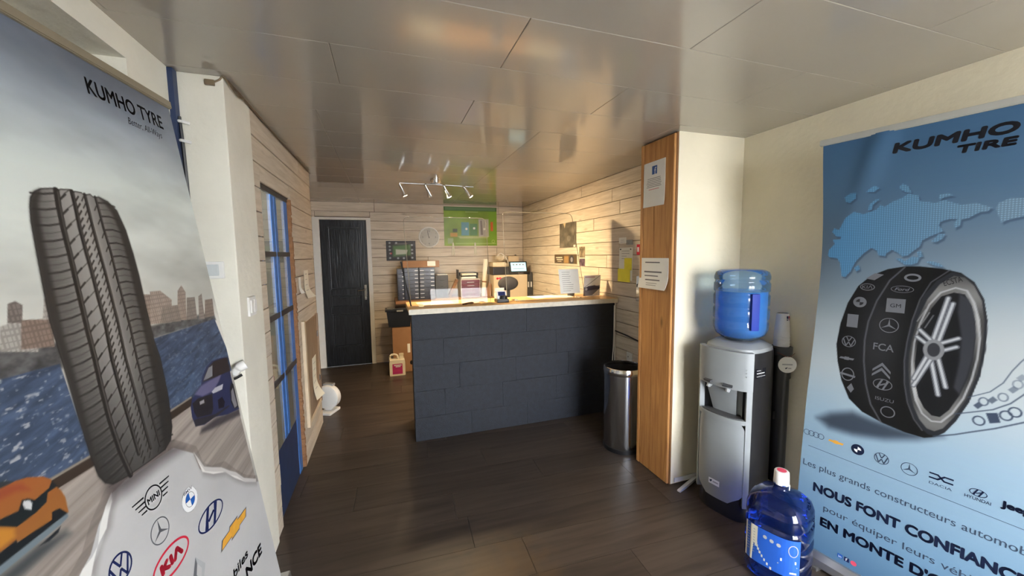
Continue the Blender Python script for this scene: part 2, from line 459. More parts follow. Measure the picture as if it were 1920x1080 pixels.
# walls near the entrance
bm = bmesh.new(); XL = -.785
for a in ((-1.2, 1.93, 2.21, CH), (1.64, 1.93, 0, 2.21), (-1.2, .15, 0, 2.21), (.15, 1.64, 0, .8)):
    bx(bm, -1.05, XL, a[0], a[1], a[2], a[3])
bx(bm, -1.05, XL-.12, .15, 1.64, .8, 2.21)
struct('wall_left', bm, PLASTER_W, 'off-white plaster wall with a shallow niche behind the city tyre banner', 'wall')
struct('wall_left_pillar', box(-1.05, -.61, 1.93, 2.25, 0, CH, .006), PLASTER_W, 'white plastered pillar beside the blue glazed door', 'pillar')
struct('wall_right', box(2.29, 2.45, -1.2, 2.35, 0, CH), PLASTER, 'cream plaster wall behind the blue world map banner', 'wall')
struct('wall_right_pillar', box(1.756, 2.289, 1.965, 2.30, 0, CH), PLASTER, 'cream pillar beside the water cooler, clad in pine on its side', 'pillar')
tr = struct('trim_1', box(1.743, 1.756, 1.967, 2.292, 0, CH-.005), mat('pine_back', (120,80,45), .7), 'pine cladding on the side of the cream pillar', 'cladding')
for a, b, t in ((1.972, 2.148, .016), (2.151, 2.262, .016), (2.264, 2.29, .02)):
    obj('plank', board('y', 1.743, -1, a, b, .004, CH-.012, t, .003), PINE, tr)
# shop front behind the camera
bm = bmesh.new()
for a in ((-1.05, .8, 0, CH), (2.12, 2.45, 0, CH), (.8, 2.12, 2.2, CH), (.8, 2.12, 0, .2)): bx(bm, a[0], a[1], -1.35, -1.2, a[2], a[3])
struct('wall_front', bm, PLASTER, 'cream wall around the shop front window', 'wall')
w1 = struct('window_1', box(.8, .85, -1.31, -1.25, .2, 2.2), NAVYP, 'wide shop front window frame facing the street', 'window')
for a in ((2.07, 2.12, .2, 2.2), (1.435, 1.485, .25, 2.15), (.85, 2.07, 2.15, 2.2), (.85, 2.07, .2, .25)): obj('frame', box(a[0], a[1], -1.31, -1.25, a[2], a[3]), NAVYP, w1)
struct('ground', box(-8, 10, -14, -1.35, -.2, -.08), mat('pavement', (150,148,144), .9, bump=.2), 'pale paved ground outside the shop front', 'pavement')

# left timber wall with the blue glazed door
DY0, DY1, DZ = 2.375, 3.03, 1.955
bm = bmesh.new()
for a in ((2.25, DY0, 0, CH), (DY1+.02, 3.83, 0, CH), (DY0, DY1+.02, DZ, CH)): bx(bm, -.70, -.632, a[0], a[1], a[2], a[3])
wl = struct('wall_left_timber', bm, mat('raw_timber', (84,68,52), .9), 'whitewashed plank wall around the blue glazed door', 'wall')
plank_wall(wl, 'y', -.632, 1, 2.25, 3.83, 0, CH, W_LEFT, holes=[(DY0, DY1, -1, DZ)], joint=2.6)
# rough insulation edge in the opening
bm = bmesh.new(); rr = random.Random(3); zz = .01
while zz < DZ-.02:
    h = rr.uniform(.014, .028); bx(bm, -.655, -.6165+rr.uniform(-.002, .004), DY1-.012+rr.uniform(-.006, .004), DY1+.019, zz, zz+h, .003); zz += h
fo = obj('insulation_edge', bm, mat('foam', (150,108,74), .9, var=.2, scale=40, bump=.5), wl); fo['kind'] = 'stuff'; fo['label'] = 'rough orange insulation foam edge'
d2 = struct('door_2', box(-.672, -.640, DY0, DY0+.045, .004, DZ-.004, .003), BLUEP, 'blue painted door with eight glass panes in the plank wall', 'door')
XD0, XD1 = -.672, -.634
ST = ((2.61, 2.735), (2.925, DY1-.013))
obj('stile', box(XD0, XD1, ST[0][0], ST[0][1], .42, DZ-.03, .006), BLUEP, d2)
obj('stile', box(XD0, XD1-.002, ST[1][0], ST[1][1], .004, DZ-.03, .006), BLUEP, d2)
obj('moulding', tube([(XD1-.001, 2.672, .43), (XD1-.001, 2.672, DZ-.04)], .005, 6), BLUEP, d2)
BAR = mat('dark_bar', (62,60,62), .5)
for z, h in ((DZ-.028, .028), (1.555, .03), (1.18, .035), (.795, .035)):
    obj('glazing_bar', box(XD0, XD1+.001, DY0+.002, DY1-.014, z, z+h, .003), BAR, d2)
obj('panel', box(XD0, XD1-.006, DY0+.045, ST[1][0], .004, .42, .004), NAVYP, d2)
# worn amber patch in the floor finish
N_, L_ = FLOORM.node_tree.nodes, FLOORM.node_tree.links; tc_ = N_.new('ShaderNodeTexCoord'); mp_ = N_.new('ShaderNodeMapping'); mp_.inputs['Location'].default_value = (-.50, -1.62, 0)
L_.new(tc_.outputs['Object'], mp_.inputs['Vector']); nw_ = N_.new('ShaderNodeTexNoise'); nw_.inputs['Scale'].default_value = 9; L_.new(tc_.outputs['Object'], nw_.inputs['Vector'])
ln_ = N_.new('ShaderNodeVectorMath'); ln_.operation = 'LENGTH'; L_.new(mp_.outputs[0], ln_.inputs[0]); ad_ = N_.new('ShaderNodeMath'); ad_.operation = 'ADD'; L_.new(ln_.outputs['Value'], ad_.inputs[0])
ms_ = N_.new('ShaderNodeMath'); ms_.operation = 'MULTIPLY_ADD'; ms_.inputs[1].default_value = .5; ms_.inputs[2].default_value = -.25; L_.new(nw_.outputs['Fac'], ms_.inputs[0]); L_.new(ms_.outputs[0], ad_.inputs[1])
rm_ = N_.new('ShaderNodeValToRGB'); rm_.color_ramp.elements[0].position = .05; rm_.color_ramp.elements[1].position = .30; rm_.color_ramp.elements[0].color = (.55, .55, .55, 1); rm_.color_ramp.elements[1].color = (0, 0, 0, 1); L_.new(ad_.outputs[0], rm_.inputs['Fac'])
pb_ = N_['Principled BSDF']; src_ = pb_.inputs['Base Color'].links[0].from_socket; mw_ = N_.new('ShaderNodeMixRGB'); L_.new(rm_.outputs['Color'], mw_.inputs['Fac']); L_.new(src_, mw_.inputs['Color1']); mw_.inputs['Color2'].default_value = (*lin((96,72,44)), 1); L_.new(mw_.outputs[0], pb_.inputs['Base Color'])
GLASS = clear('door_glass', (.93, .95, .95), .02, 1.45, .22, (228,224,210))
for y0, y1 in ((DY0+.045, ST[0][0]), (ST[0][1], ST[1][0])):
    for z0, z1 in ((.42, .795), (.83, 1.18), (1.215, 1.555), (1.585, DZ-.028)):
        obj('pane', box(-.6405, -.6375, y0, y1, z0, z1), GLASS, d2)
# side passage added behind the panes, end and part roof open to light them
bm = bmesh.new(); bx(bm, -1.75, -1.65, 2.0, 3.9, -.02, CH); bx(bm, -1.65, -.71, 3.74, 3.78, -.02, CH); bx(bm, -1.75, -1.06, 1.2, 2.0, -.02, .9)
struct('wall_added_passage', bm, mat('added_passage_pale', (232,228,212), .8), 'pale wall of the added side passage seen through the blue door panes', 'wall')
struct('floor_added_passage', box(-1.75, -.705, 1.2, 3.9, -.06, -.02), mat('added_passage_grey', (150,146,140), .8), 'grey floor of the added side passage behind the blue door', 'floor')
struct('ceiling_added_passage', box(-1.75, -1.06, 2.7, 3.9, CH, CH+.05), WHITE, 'partial white ceiling of the added side passage, cut back to let daylight in', 'ceiling')
# timber wall end and the recess by the black door
bm = bmesh.new(); bx(bm, -1.0, -.70, 3.80, 3.83, 0, CH); bx(bm, -1.05, -.945, 3.83, 5.8, 0, CH)
wr = struct('wall_left_recess', bm, mat('raw_timber', (84,68,52), .9), 'whitewashed plank recess wall next to the black door', 'wall')
plank_wall(wr, 'y', -.945, 1, 3.83, 5.75, 0, CH, W_LEFT, joint=3)

# back wall with the black panelled door
BY = 5.764
bm = bmesh.new()
for a in ((-1.0, -.84, 0, CH), (-.24, 2.3, 0, CH), (-.84, -.24, 2.06, CH)): bx(bm, a[0], a[1], BY, BY+.12, a[2], a[3])
bx(bm, -.84, -.24, BY+.055, BY+.12, 0, 2.06)  # unseen backing added behind the door to stop sky light leaking under it
wb = struct('wall_back', bm, mat('raw_timber', (84,68,52), .9), 'whitewashed plank wall at the back with clock and posters', 'wall')
plank_wall(wb, 'x', BY, -1, -.93, 2.10, 0, CH, W_BACK, holes=[(-.89, -.19, -1, 2.10)])
d1 = struct('door_1', box(-.835, -.245, BY+.012, BY+.05, .008, 2.055), wood('black_stain', (8,10,14), (34,39,47), 'z', .3, knots=.0, tone=.02, bump=.5, grain=1.4), 'black wood-grained panelled door at the back', 'door')
DBK = MATS['black_stain']
for a in ((-.835, -.745, .008, 2.055), (-.335, -.245, .008, 2.055)): obj('stile', box(a[0], a[1], BY-.008, BY+.012, a[2], a[3], .002), DBK, d1)
for z0, z1 in ((1.955, 2.055), (1.01, 1.09), (.75, .84), (.008, .27)): obj('rail', box(-.745, -.335, BY-.008, BY+.012, z0, z1, .002), DBK, d1)
for z0, z1 in ((1.09, 1.955), (.84, 1.01), (.27, .75)):
    p = obj('raised_panel', prism([(-.715, z0+.03), (-.365, z0+.03), (-.365, z1-.03), (-.715, z1-.03)], .01, lambda a, b, d: (a, BY+.012-d, b)), DBK, d1)
    bm = bmesh.new()
    for a in ((-.745, -.725, z0, z1), (-.355, -.335, z0, z1), (-.725, -.355, z0, z0+.02), (-.725, -.355, z1-.02, z1)): bx(bm, a[0], a[1], BY-.012, BY+.012, a[2], a[3], .004)
    obj('moulding', bm, DBK, d1)
h = obj('handle_plate', box(-.305, -.27, BY-.014, BY-.008, .93, 1.15, .004), STEEL, d1)
obj('handle', tube([(-.288, BY-.012, 1.08), (-.288, BY-.05, 1.08), (-.31, BY-.058, 1.078), (-.39, BY-.056, 1.07)], .009), CHROME, d1)
obj('lock', lathe([(0, 0), (.012, 0), (.012, .012), (0, .012)], 12, M=Matrix.Translation((-.288, BY-.026, .97)) @ Matrix.Rotation(math.radians(90), 4, 'X') @ Matrix.Translation((0,0,-.012))), CHROME, d1)
cs = struct('trim_2', box(-.925, -.838, BY-.034, BY+.01, .002, 2.09, .004), WHITE, 'white wooden casing around the black door', 'door frame')
obj('side_casing', box(-.242, -.185, BY-.034, BY+.01, .002, 2.09, .004), WHITE, cs); obj('head_casing', box(-.838, -.242, BY-.034, BY+.01, 2.057, 2.09, .004), WHITE, cs)

# right timber wall of the office
RX = 2.114
ww = struct('wall_right_timber', box(RX, 2.35, 2.30, 5.9, 0, CH), mat('raw_timber', (84,68,52), .9), 'whitewashed plank wall of the office behind the counter', 'wall')
plank_wall(ww, 'y', RX, -1, 2.30, 5.75, 0, CH, W_RIGHT)
# outlines of the banner prints, in metres across and down each sheet
PRINT_A = {
 'tyre': [(.205,.441),(.213,.42),(.226,.405),(.245,.395),(.282,.388),(.284,.393),(.296,.388),(.321,.385),(.325,.39),(.336,.387),(.354,.387),(.361,.392),(.381,.387),(.388,.393),(.408,.391),(.435,.4),(.459,.422),(.473,.477),(.477,.547),(.477,.615),(.471,.715),(.467,.812),(.473,.87),(.464,.991),(.445,1.09),(.425,1.125),(.394,1.14),(.326,1.14),(.247,1.137),(.201,1.131),(.182,1.115),(.171,1.09),(.167,1.034),(.167,.924),(.169,.813),(.17,.697),(.179,.619),(.19,.528),(.197,.475)],
 'side_l': [(.205,.441),(.213,.42),(.226,.405),(.241,.397),(.239,.41),(.227,.432),(.218,.477),(.211,.538),(.203,.621),(.196,.701),(.191,.75),(.191,.806),(.185,.912),(.177,1.047),(.182,1.115),(.171,1.09),(.167,1.034),(.167,.924),(.169,.813),(.17,.697),(.179,.619),(.19,.528),(.197,.475)],
 'side_r': [(.408,.391),(.435,.4),(.459,.422),(.473,.477),(.477,.547),(.477,.615),(.471,.715),(.467,.812),(.473,.87),(.464,.991),(.445,1.09),(.425,1.125),(.394,1.14),(.397,1.102),(.416,.99),(.43,.859),(.437,.773),(.443,.675),(.449,.578),(.449,.483),(.437,.425)],
 'groove0': [(.283,.393),(.277,.432),(.272,.486),(.269,.552),(.265,.607),(.261,.67),(.256,.742),(.253,.81),(.247,.887),(.243,.972),(.246,1.064),(.256,1.139)],
 'groove1': [(.326,.389),(.324,.427),(.319,.479),(.317,.544),(.317,.59),(.314,.661),(.312,.737),(.301,.831),(.299,.913),(.299,1.005),(.299,1.101)],
 'groove2': [(.363,.391),(.361,.434),(.359,.48),(.358,.54),(.358,.596),(.356,.657),(.353,.74),(.345,.835),(.344,.921),(.343,1.009),(.343,1.108)],
 'groove3': [(.395,.393),(.395,.43),(.394,.474),(.396,.543),(.393,.61),(.392,.674),(.391,.756),(.383,.854),(.38,.951),(.379,1.042),(.379,1.119)],
 'sea_l': [(-.016,.796),(.038,.797),(.162,.801),(.168,1.053),(.07,1.043),(-.076,1.006)],
 'sea_r': [(.46,.809),(.816,.804),(.876,1.028),(.56,1.05),(.439,1.055)],
 'shore_l': [(.008,.712),(.055,.739),(.113,.754),(.178,.751),(.166,.812),(.037,.801),(-.017,.803)],
 'shore_r': [(.464,.769),(.59,.77),(.82,.777),(.825,.81),(.605,.807),(.46,.809)],
 'bld': [[(.083,.691),(.095,.652),(.111,.648),(.123,.658),(.111,.696)],[(.053,.744),(.068,.695),(.089,.692),(.141,.701),(.125,.763)],[(.093,.749),(.111,.689),(.177,.697),(.163,.76)],[(.155,.696),(.172,.65),(.183,.653),(.179,.698)],[(.444,.749),(.473,.67),(.506,.674),(.475,.764)],[(.472,.764),(.505,.665),(.551,.666),(.595,.701),(.567,.774)],[(.598,.772),(.637,.674),(.664,.657),(.678,.683),(.645,.78)],[(.645,.78),(.677,.703),(.724,.706),(.707,.786)],[(.717,.788),(.747,.706),(.772,.697),(.753,.794)],[(.754,.79),(.783,.723),(.835,.724),(.821,.792)],[(.513,.766),(.544,.718),(.618,.722),(.616,.779)]],
 'rail_l': [(.064,1.047),(.165,1.048)],
 'rail_r': [(.439,1.057),(.565,1.053)],
 'road': [(-.069,.984),(.069,1.046),(.164,1.051),(.451,1.057),(.563,1.058),(.832,1.19),(.834,1.523),(.718,1.461),(.549,1.321),(.432,1.174),(.246,1.141),(.135,1.218),(.058,1.277),(-.145,1.246)],
 'paper': [(.427,1.153),(.506,1.215),(.517,1.281),(.564,1.325),(.643,1.352),(.695,1.417),(.755,1.479),(.916,1.582),(.959,1.855),(.949,2.447),(-.202,1.116),(.055,1.267),(.097,1.243),(.135,1.196),(.19,1.15),(.236,1.142)],
 'torn_r': [(.508,1.211),(.524,1.245),(.54,1.284),(.579,1.31),(.629,1.34),(.671,1.379),(.709,1.409),(.752,1.461),(.836,1.518),(.83,1.529),(.754,1.48),(.692,1.423),(.645,1.369),(.577,1.335),(.526,1.296)],
 'torn_l': [(.19,1.146),(.184,1.168),(.166,1.191),(.151,1.217),(.121,1.236),(.098,1.251),(.071,1.258),(.057,1.269),(.081,1.292),(.098,1.265),(.12,1.235),(.138,1.199),(.164,1.168)],
 'tshadow': [(.183,1.123),(.419,1.14),(.471,1.177),(.36,1.169),(.235,1.172),(.178,1.163)],
 'oc_body': [(-.068,.976),(-.021,.995),(.004,.997),(.027,1.003),(.056,1.019),(.068,1.033),(.072,1.051),(.08,1.067),(.084,1.086),(.081,1.121),(.059,1.131),(-.025,1.108),(-.054,1.107),(-.102,1.094)],
 'oc_roof': [(-.068,.975),(-.035,.979),(-.017,.984),(-.007,.988),(.003,.997),(-.021,.996),(-.072,.989)],
 'oc_hood': [(-.027,1.016),(.002,1.017),(.025,1.03),(.015,1.009),(-.011,.999),(-.04,.996),(-.059,1.002)],
 'oc_grille': [(-.087,1.042),(-.037,1.05),(-.005,1.055),(.006,1.039),(.017,1.043),(.027,1.054),(.059,1.048),(.069,1.037),(.076,1.054),(.054,1.055),(.046,1.072),(.021,1.079),(-.017,1.082),(-.041,1.062),(-.088,1.045)],
 'oc_low': [(-.102,1.094),(-.054,1.107),(-.024,1.104),(-.024,1.11),(.045,1.113),(.05,1.098),(.066,1.101),(.078,1.121),(.059,1.131),(-.062,1.133),(-.111,1.128)],
 'oc_skid': [(-.113,1.133),(-.061,1.129),(.078,1.121),(.078,1.13),(.058,1.135),(-.065,1.144),(-.115,1.141)],
 'oc_tyre': [(.017,1.144),(.057,1.138),(.049,1.147),(.027,1.15),(.006,1.144)],
 'oc_shadow': [(-.116,1.144),(-.065,1.144),(.006,1.142),(.062,1.155),(.069,1.166),(.009,1.17),(-.035,1.174),(-.126,1.178)],
 'oc_logo': [(.008,1.043),(.018,1.048),(.021,1.057),(.016,1.068),(.006,1.059),(.005,1.048)],
 'oc_fog': [(-.055,1.05),(-.041,1.065),(-.021,1.081),(-.024,1.097),(-.052,1.1),(-.07,1.1)],
 'bc_body': [(.551,1.069),(.568,1.046),(.587,1.037),(.633,1.018),(.651,.993),(.688,.967),(.73,.955),(.799,.96),(.843,.97),(.834,1.054),(.836,1.195),(.747,1.181),(.667,1.156),(.597,1.155),(.55,1.14),(.545,1.102)],
 'bc_glass': [(.647,1.011),(.665,.994),(.701,.971),(.74,.961),(.804,.965),(.839,.971),(.839,1.028),(.745,1.021),(.679,1.016)],
 'bc_shield': [(.653,1.008),(.7,.974),(.728,.972),(.712,1.01),(.682,1.01)],
 'bc_hood': [(.587,1.037),(.632,1.021),(.69,1.02),(.771,1.022),(.743,1.042),(.695,1.064),(.626,1.059)],
 'bc_grille': [(.564,1.061),(.6,1.056),(.685,1.071),(.668,1.125),(.65,1.138),(.57,1.116),(.561,1.093)],
 'bc_logo': [(.603,1.07),(.629,1.072),(.627,1.084),(.601,1.081)],
 'bc_light': [(.683,1.063),(.711,1.056),(.767,1.061),(.753,1.078),(.715,1.075),(.691,1.072)],
 'bc_intake': [(.708,1.105),(.741,1.104),(.75,1.129),(.736,1.146),(.7,1.138)],
 'bc_low': [(.549,1.117),(.569,1.119),(.671,1.147),(.768,1.151),(.775,1.158),(.679,1.158),(.598,1.153),(.55,1.14)],
 'bc_wheel': [(.803,1.097),(.825,1.074),(.838,1.086),(.836,1.187),(.804,1.182),(.79,1.149)],
 'bc_rim': [(.81,1.107),(.828,1.098),(.829,1.177),(.806,1.179),(.798,1.141)],
 'bc_shadow': [(.578,1.16),(.676,1.164),(.836,1.195),(.832,1.221),(.64,1.19),(.562,1.173)],
}
PRINT_B = {
 'tyre': [(.247,.586),(.3,.573),(.345,.572),(.409,.58),(.46,.595),(.496,.629),(.524,.691),(.539,.774),(.543,.879),(.538,.98),(.52,1.085),(.494,1.167),(.469,1.222),(.445,1.251),(.415,1.267),(.36,1.267),(.288,1.255),(.216,1.231),(.165,1.188),(.129,1.111),(.106,1.027),(.094,.949),(.1,.849),(.119,.749),(.151,.667),(.193,.617)],
 'wall': [(.436,.592),(.466,.602),(.496,.633),(.524,.691),(.539,.774),(.543,.879),(.538,.98),(.52,1.085),(.494,1.167),(.469,1.222),(.445,1.248),(.424,1.248),(.396,1.224),(.369,1.175),(.349,1.111),(.335,1.02),(.331,.941),(.335,.861),(.344,.772),(.365,.691),(.398,.628)],
 'wall_in': [(.442,.607),(.471,.613),(.497,.644),(.52,.699),(.532,.775),(.536,.874),(.531,.975),(.514,1.073),(.488,1.155),(.463,1.209),(.441,1.229),(.42,1.226),(.396,1.197),(.375,1.15),(.359,1.092),(.347,1.009),(.343,.938),(.347,.866),(.356,.786),(.377,.706),(.407,.642)],
 'rim': [(.45,.654),(.48,.663),(.502,.708),(.518,.77),(.526,.84),(.526,.919),(.519,.999),(.505,1.076),(.482,1.142),(.456,1.186),(.43,1.192),(.402,1.171),(.379,1.125),(.362,1.06),(.354,.968),(.354,.889),(.364,.808),(.384,.728),(.412,.676)],
 'rim_in': [(.447,.673),(.476,.678),(.496,.719),(.51,.779),(.516,.842),(.516,.921),(.509,.995),(.494,1.068),(.473,1.131),(.451,1.168),(.428,1.169),(.405,1.147),(.385,1.108),(.37,1.05),(.362,.966),(.363,.895),(.373,.819),(.391,.743),(.415,.691)],
 'barrel': [(.462,.675),(.487,.695),(.505,.744),(.516,.828),(.516,.914),(.507,.996),(.494,1.065),(.477,1.041),(.483,.936),(.48,.842),(.463,.749)],
 'spoke0': [(.403,.887),(.434,.696)],
 'spoke1': [(.419,.887),(.448,.717)],
 'spoke2': [(.421,.883),(.473,.85)],
 'spoke3': [(.426,.912),(.471,.884)],
 'spoke4': [(.425,.935),(.456,1.047)],
 'spoke5': [(.408,.95),(.439,1.083)],
 'spoke6': [(.408,.943),(.367,1.066)],
 'spoke7': [(.396,.934),(.365,1.039)],
 'spoke8': [(.398,.895),(.36,.864)],
 'spoke9': [(.407,.878),(.366,.835)],
 'hub': [(.411,.908)],
 'line1': [(.3,.577),(.257,.635),(.221,.729),(.2,.825),(.195,.911),(.201,1.005),(.217,1.102),(.242,1.188),(.282,1.253)],
 'line2': [(.43,.585),(.382,.636),(.356,.708),(.34,.796),(.332,.893),(.331,.973),(.34,1.066),(.356,1.141),(.381,1.203),(.408,1.239)],
 'tl': [(.206,.621),(.184,.669),(.163,.74),(.144,.829),(.139,.927),(.139,1.006),(.15,1.078),(.167,1.139),(.185,1.185)],
 'tr': [(.327,.62),(.299,.671),(.284,.743),(.27,.831),(.261,.93),(.264,1.018),(.273,1.09),(.285,1.152),(.3,1.202),(.336,1.248)],
 'ecsta': [(.42,.653),(.472,.62)],
 'shadow': [(.054,1.321),(.102,1.28),(.183,1.243),(.251,1.254),(.391,1.26),(.461,1.24),(.393,1.283),(.299,1.323),(.192,1.347),(.102,1.35)],
 'track0': [(.441,1.25),(.495,1.22),(.534,1.194),(.587,1.16),(.649,1.113),(.718,1.038)],
 'track1': [(.489,1.141),(.527,1.121),(.578,1.093),(.615,1.058),(.641,1.017),(.697,.908)],
 'track2': [(.516,1.068),(.532,1.056),(.566,1.031),(.593,.99),(.609,.942),(.625,.906),(.669,.823)],
 'tk': [(.543,1.089),(.554,1.071),(.574,1.059),(.597,1.041),(.617,1.007),(.625,.986),(.631,.961)],
 'tk2': [(.549,1.145),(.581,1.123),(.609,1.104),(.627,1.085)],
 'tk3': [(.514,1.181)],
 'map': [[(.085,.255),(.106,.241),(.127,.242),(.127,.265),(.106,.283),(.089,.277)],[(.163,.241),(.179,.227),(.191,.219),(.207,.231),(.189,.246)],[(.17,.324),(.173,.3),(.192,.281),(.208,.278),(.186,.301),(.183,.321)],[(.27,.237),(.279,.225),(.296,.237),(.308,.266),(.294,.264),(.276,.25)],[(.386,.299),(.388,.285),(.411,.283),(.426,.294),(.401,.297),(.391,.305)],[(.025,.525),(.028,.498),(.05,.471),(.042,.449),(.071,.45),(.074,.437),(.056,.436),(.038,.412),(.047,.395),(.066,.405),(.074,.384),(.089,.35),(.12,.325),(.154,.339),(.199,.323),(.211,.304),(.224,.314),(.254,.293),(.277,.285),(.299,.268),(.327,.28),(.333,.303),(.376,.316),(.401,.308),(.446,.332),(.483,.329),(.522,.351),(.512,.364),(.494,.365),(.467,.384),(.449,.389),(.447,.411),(.433,.421),(.43,.402),(.439,.385),(.419,.383),(.394,.392),(.39,.407),(.404,.43),(.371,.447),(.345,.465),(.341,.488),(.319,.511),(.306,.527),(.289,.531),(.273,.514),(.255,.502),(.237,.518),(.235,.53),(.212,.526),(.205,.505),(.186,.492),(.16,.517),(.135,.552),(.126,.574),(.118,.6),(.099,.628),(.085,.624),(.075,.562),(.063,.539),(.033,.535)],[(.372,.47),(.392,.44),(.409,.441),(.403,.46),(.385,.474)],[(.268,.539),(.286,.539),(.298,.551),(.32,.531),(.343,.535),(.336,.558),(.317,.566),(.299,.566)],[(.333,.511),(.344,.507),(.351,.531),(.338,.536)],[(.361,.554),(.376,.55),(.397,.557),(.414,.573),(.388,.569)],[(.531,.355),(.537,.336),(.562,.322),(.618,.327),(.634,.341),(.636,.393),(.595,.389),(.561,.399),(.547,.408),(.539,.383)],[(.13,.583),(.146,.569),(.151,.591),(.138,.6)]],
}

# ------------------------------------------------------------------ roll-up banners
make_words([('kumho_a', 'KUMHO TYRE', 0, 0), ('better', 'Better, All-Ways', -.004, .25), ('biles', 'biles', 0, .12), ('nce', 'NCE', 0, .12),
    ('mini', 'MINI', 0, 0), ('bm', 'BMW', .01, 0), ('kumho_b', 'KUMHO', 0, .12), ('tire', 'TIRE', 0, .12),
    ('l1', 'Les plus grands constructeurs automobiles', 0, 0), ('l2', 'NOUS FONT CONFIANCE', 0, 0), ('l3', 'pour équiper leurs véhicules', 0, 0), ('l4', "EN MONTE D'ORIGINE", 0, 0),
    ('dacia', 'DACIA', .0, 0), ('hyundai', 'HYUNDAI', 0, 0), ('jeep', 'Jeep', 0, 0), ('gm', 'GM', 0, 0), ('fca', 'FCA', .01, 0), ('ecsta', 'ECSTA', 0, .2), ('isuzu', 'ISUZU', 0, 0),
    ('in', 'in', 0, 0), ('f', 'f', 0, 0), ('kia', 'KIΛ', 0, 0), ('ford', 'Ford', .02, .3), ('12', '12', .02, 0), ('6', '6', .02, 0), ('3', '3', .02, 0), ('9', '9', .02, 0)])

I_BLK = mat('print_black', (24,24,30), .5, spec=.2, var=.03); I_NAVY = mat('print_navy', (30,40,86), .5, spec=.2, var=.03); I_BLUE = mat('print_blue', (34,92,176), .5, spec=.2, var=.03)
I_RED = mat('print_red', (200,44,66), .5, spec=.2, var=.03); I_GOLD = mat('print_gold', (214,158,62), .5, spec=.2, var=.12, scale=30); I_GREY = mat('print_grey', (96,98,104), .5, spec=.2, var=.05)
I_WHITE = mat('print_white', (236,238,240), .5, spec=.2, var=.02); I_LGREY = mat('print_light_grey', (168,170,174), .5, spec=.2, var=.05); I_RAISED = mat('print_raised_grey', (98,100,106), .5, spec=.2, var=.05)
I_PINK = mat('print_pink', (222,84,110), .5, spec=.2, var=.05); I_SLATE = mat('print_slate', (58,72,92), .5, spec=.2, var=.05); I_DKBLU = mat('print_dark_blue', (20,30,56), .5, spec=.2, var=.05)
VINYL = print_mat('printed_vinyl', .45, .22)

def e_mercedes(d, u, v, r, m, w=.0022):
    d.ring(u, v, r, r, w, m)
    for a in (90, 210, 330):
        c, s = math.cos(math.radians(a)), -math.sin(math.radians(a)); p, q = -s, c; k = r*.13
        d.poly([(u+p*k, v+q*k), (u+c*r*.95, v+s*r*.95), (u-p*k, v-q*k)], m)
def e_vw(d, u, v, r, m, w=.0028):
    d.ring(u, v, r, r, w, m); t = r*.16; r = r*.93
    d.line((u-.42*r, v-.9*r), (u, v-.08*r), t, m); d.line((u+.42*r, v-.9*r), (u, v-.08*r), t, m)
    d.line((u-.85*r, v-.48*r), (u-.38*r, v+.82*r), t, m); d.line((u-.38*r, v+.82*r), (u, v+.08*r), t, m)
    d.line((u, v+.08*r), (u+.38*r, v+.82*r), t, m); d.line((u+.38*r, v+.82*r), (u+.85*r, v-.48*r), t, m)
def e_bmw(d, u, v, r, ring_m, blue, white, dark_ring=False):
    if dark_ring: d.disc(u, v, r, r, ring_m)
    else: d.disc(u, v, r, r, white); d.ring(u, v, r, r, .0018, ring_m); 
    d.lift += .0004; q = r*.6; d.disc(u, v, q, q, white); d.lift += .0004
    d.disc(u, v, q, q, blue, 90, 180, 10); d.disc(u, v, q, q, blue, 270, 360, 10); d.ring(u, v, q, q, .0014, ring_m)
    d.lift -= .0008
def e_hyundai(d, u, v, ru, rv, m, w=.0045):
    d.ring(u, v, ru, rv, w, m)
    d.poly([(u-.62*ru, v+.62*rv), (u-.2*ru, v-.82*rv), (u+.02*ru, v-.88*rv), (u-.25*ru, v+.1*rv), (u-.38*ru, v+.8*rv)], m)
    d.poly([(u+.62*ru, v-.62*rv), (u+.2*ru, v+.82*rv), (u-.02*ru, v+.88*rv), (u+.25*ru, v-.1*rv), (u+.38*ru, v-.8*rv)], m)
    d.poly([(u-.3*ru, v+.12*rv), (u+.22*ru, v-.32*rv), (u+.3*ru, v-.12*rv), (u-.22*ru, v+.32*rv)], m)
def e_chevy(d, u, v, a, m, edge):
    s = a*.10; k = a*.26
    P = lambda q: [(u+x, v+y) for x, y in q]
    o = [(-a, s*1.6), (-a*.82, -s*1.5), (-a*.33, -s*1.5), (-a*.26, -k), (a*.34, -k), (a*.27, -s*1.5), (a, -s*1.5), (a*.84, s*1.6), (a*.33, s*1.6), (a*.26, k), (-a*.34, k), (-a*.27, s*1.6)]
    d.poly(P(o), edge); d.lift += .0004; d.poly(P([(x*.93, y*.8) for x, y in o]), m); d.lift -= .0004
def e_kia(d, u, v, ru, rv, m):
    d.ring(u, v, ru, rv, .007, m); d.word('kia', u-.62*ru, u+.62*ru, v+.4*rv, .8*rv, m, 0, .1*rv)
def e_audi(d, u, v, r, m):
    for i in range(4): d.ring(u+(i-1.5)*r*1.45, v, r, r, .0022, m, 24)
def e_renault(d, u, v, a, b, m, m2):
    d.poly([(u, v-b), (u+a, v), (u+a*.42, v), (u, v-b*.55)], m); d.poly([(u, v-b), (u-a, v), (u-a*.42, v), (u, v-b*.55)], m2)
    d.poly([(u, v+b), (u-a, v), (u-a*.42, v), (u, v+b*.55)], m2); d.poly([(u, v+b), (u+a, v), (u+a*.42, v), (u, v+b*.55)], m)

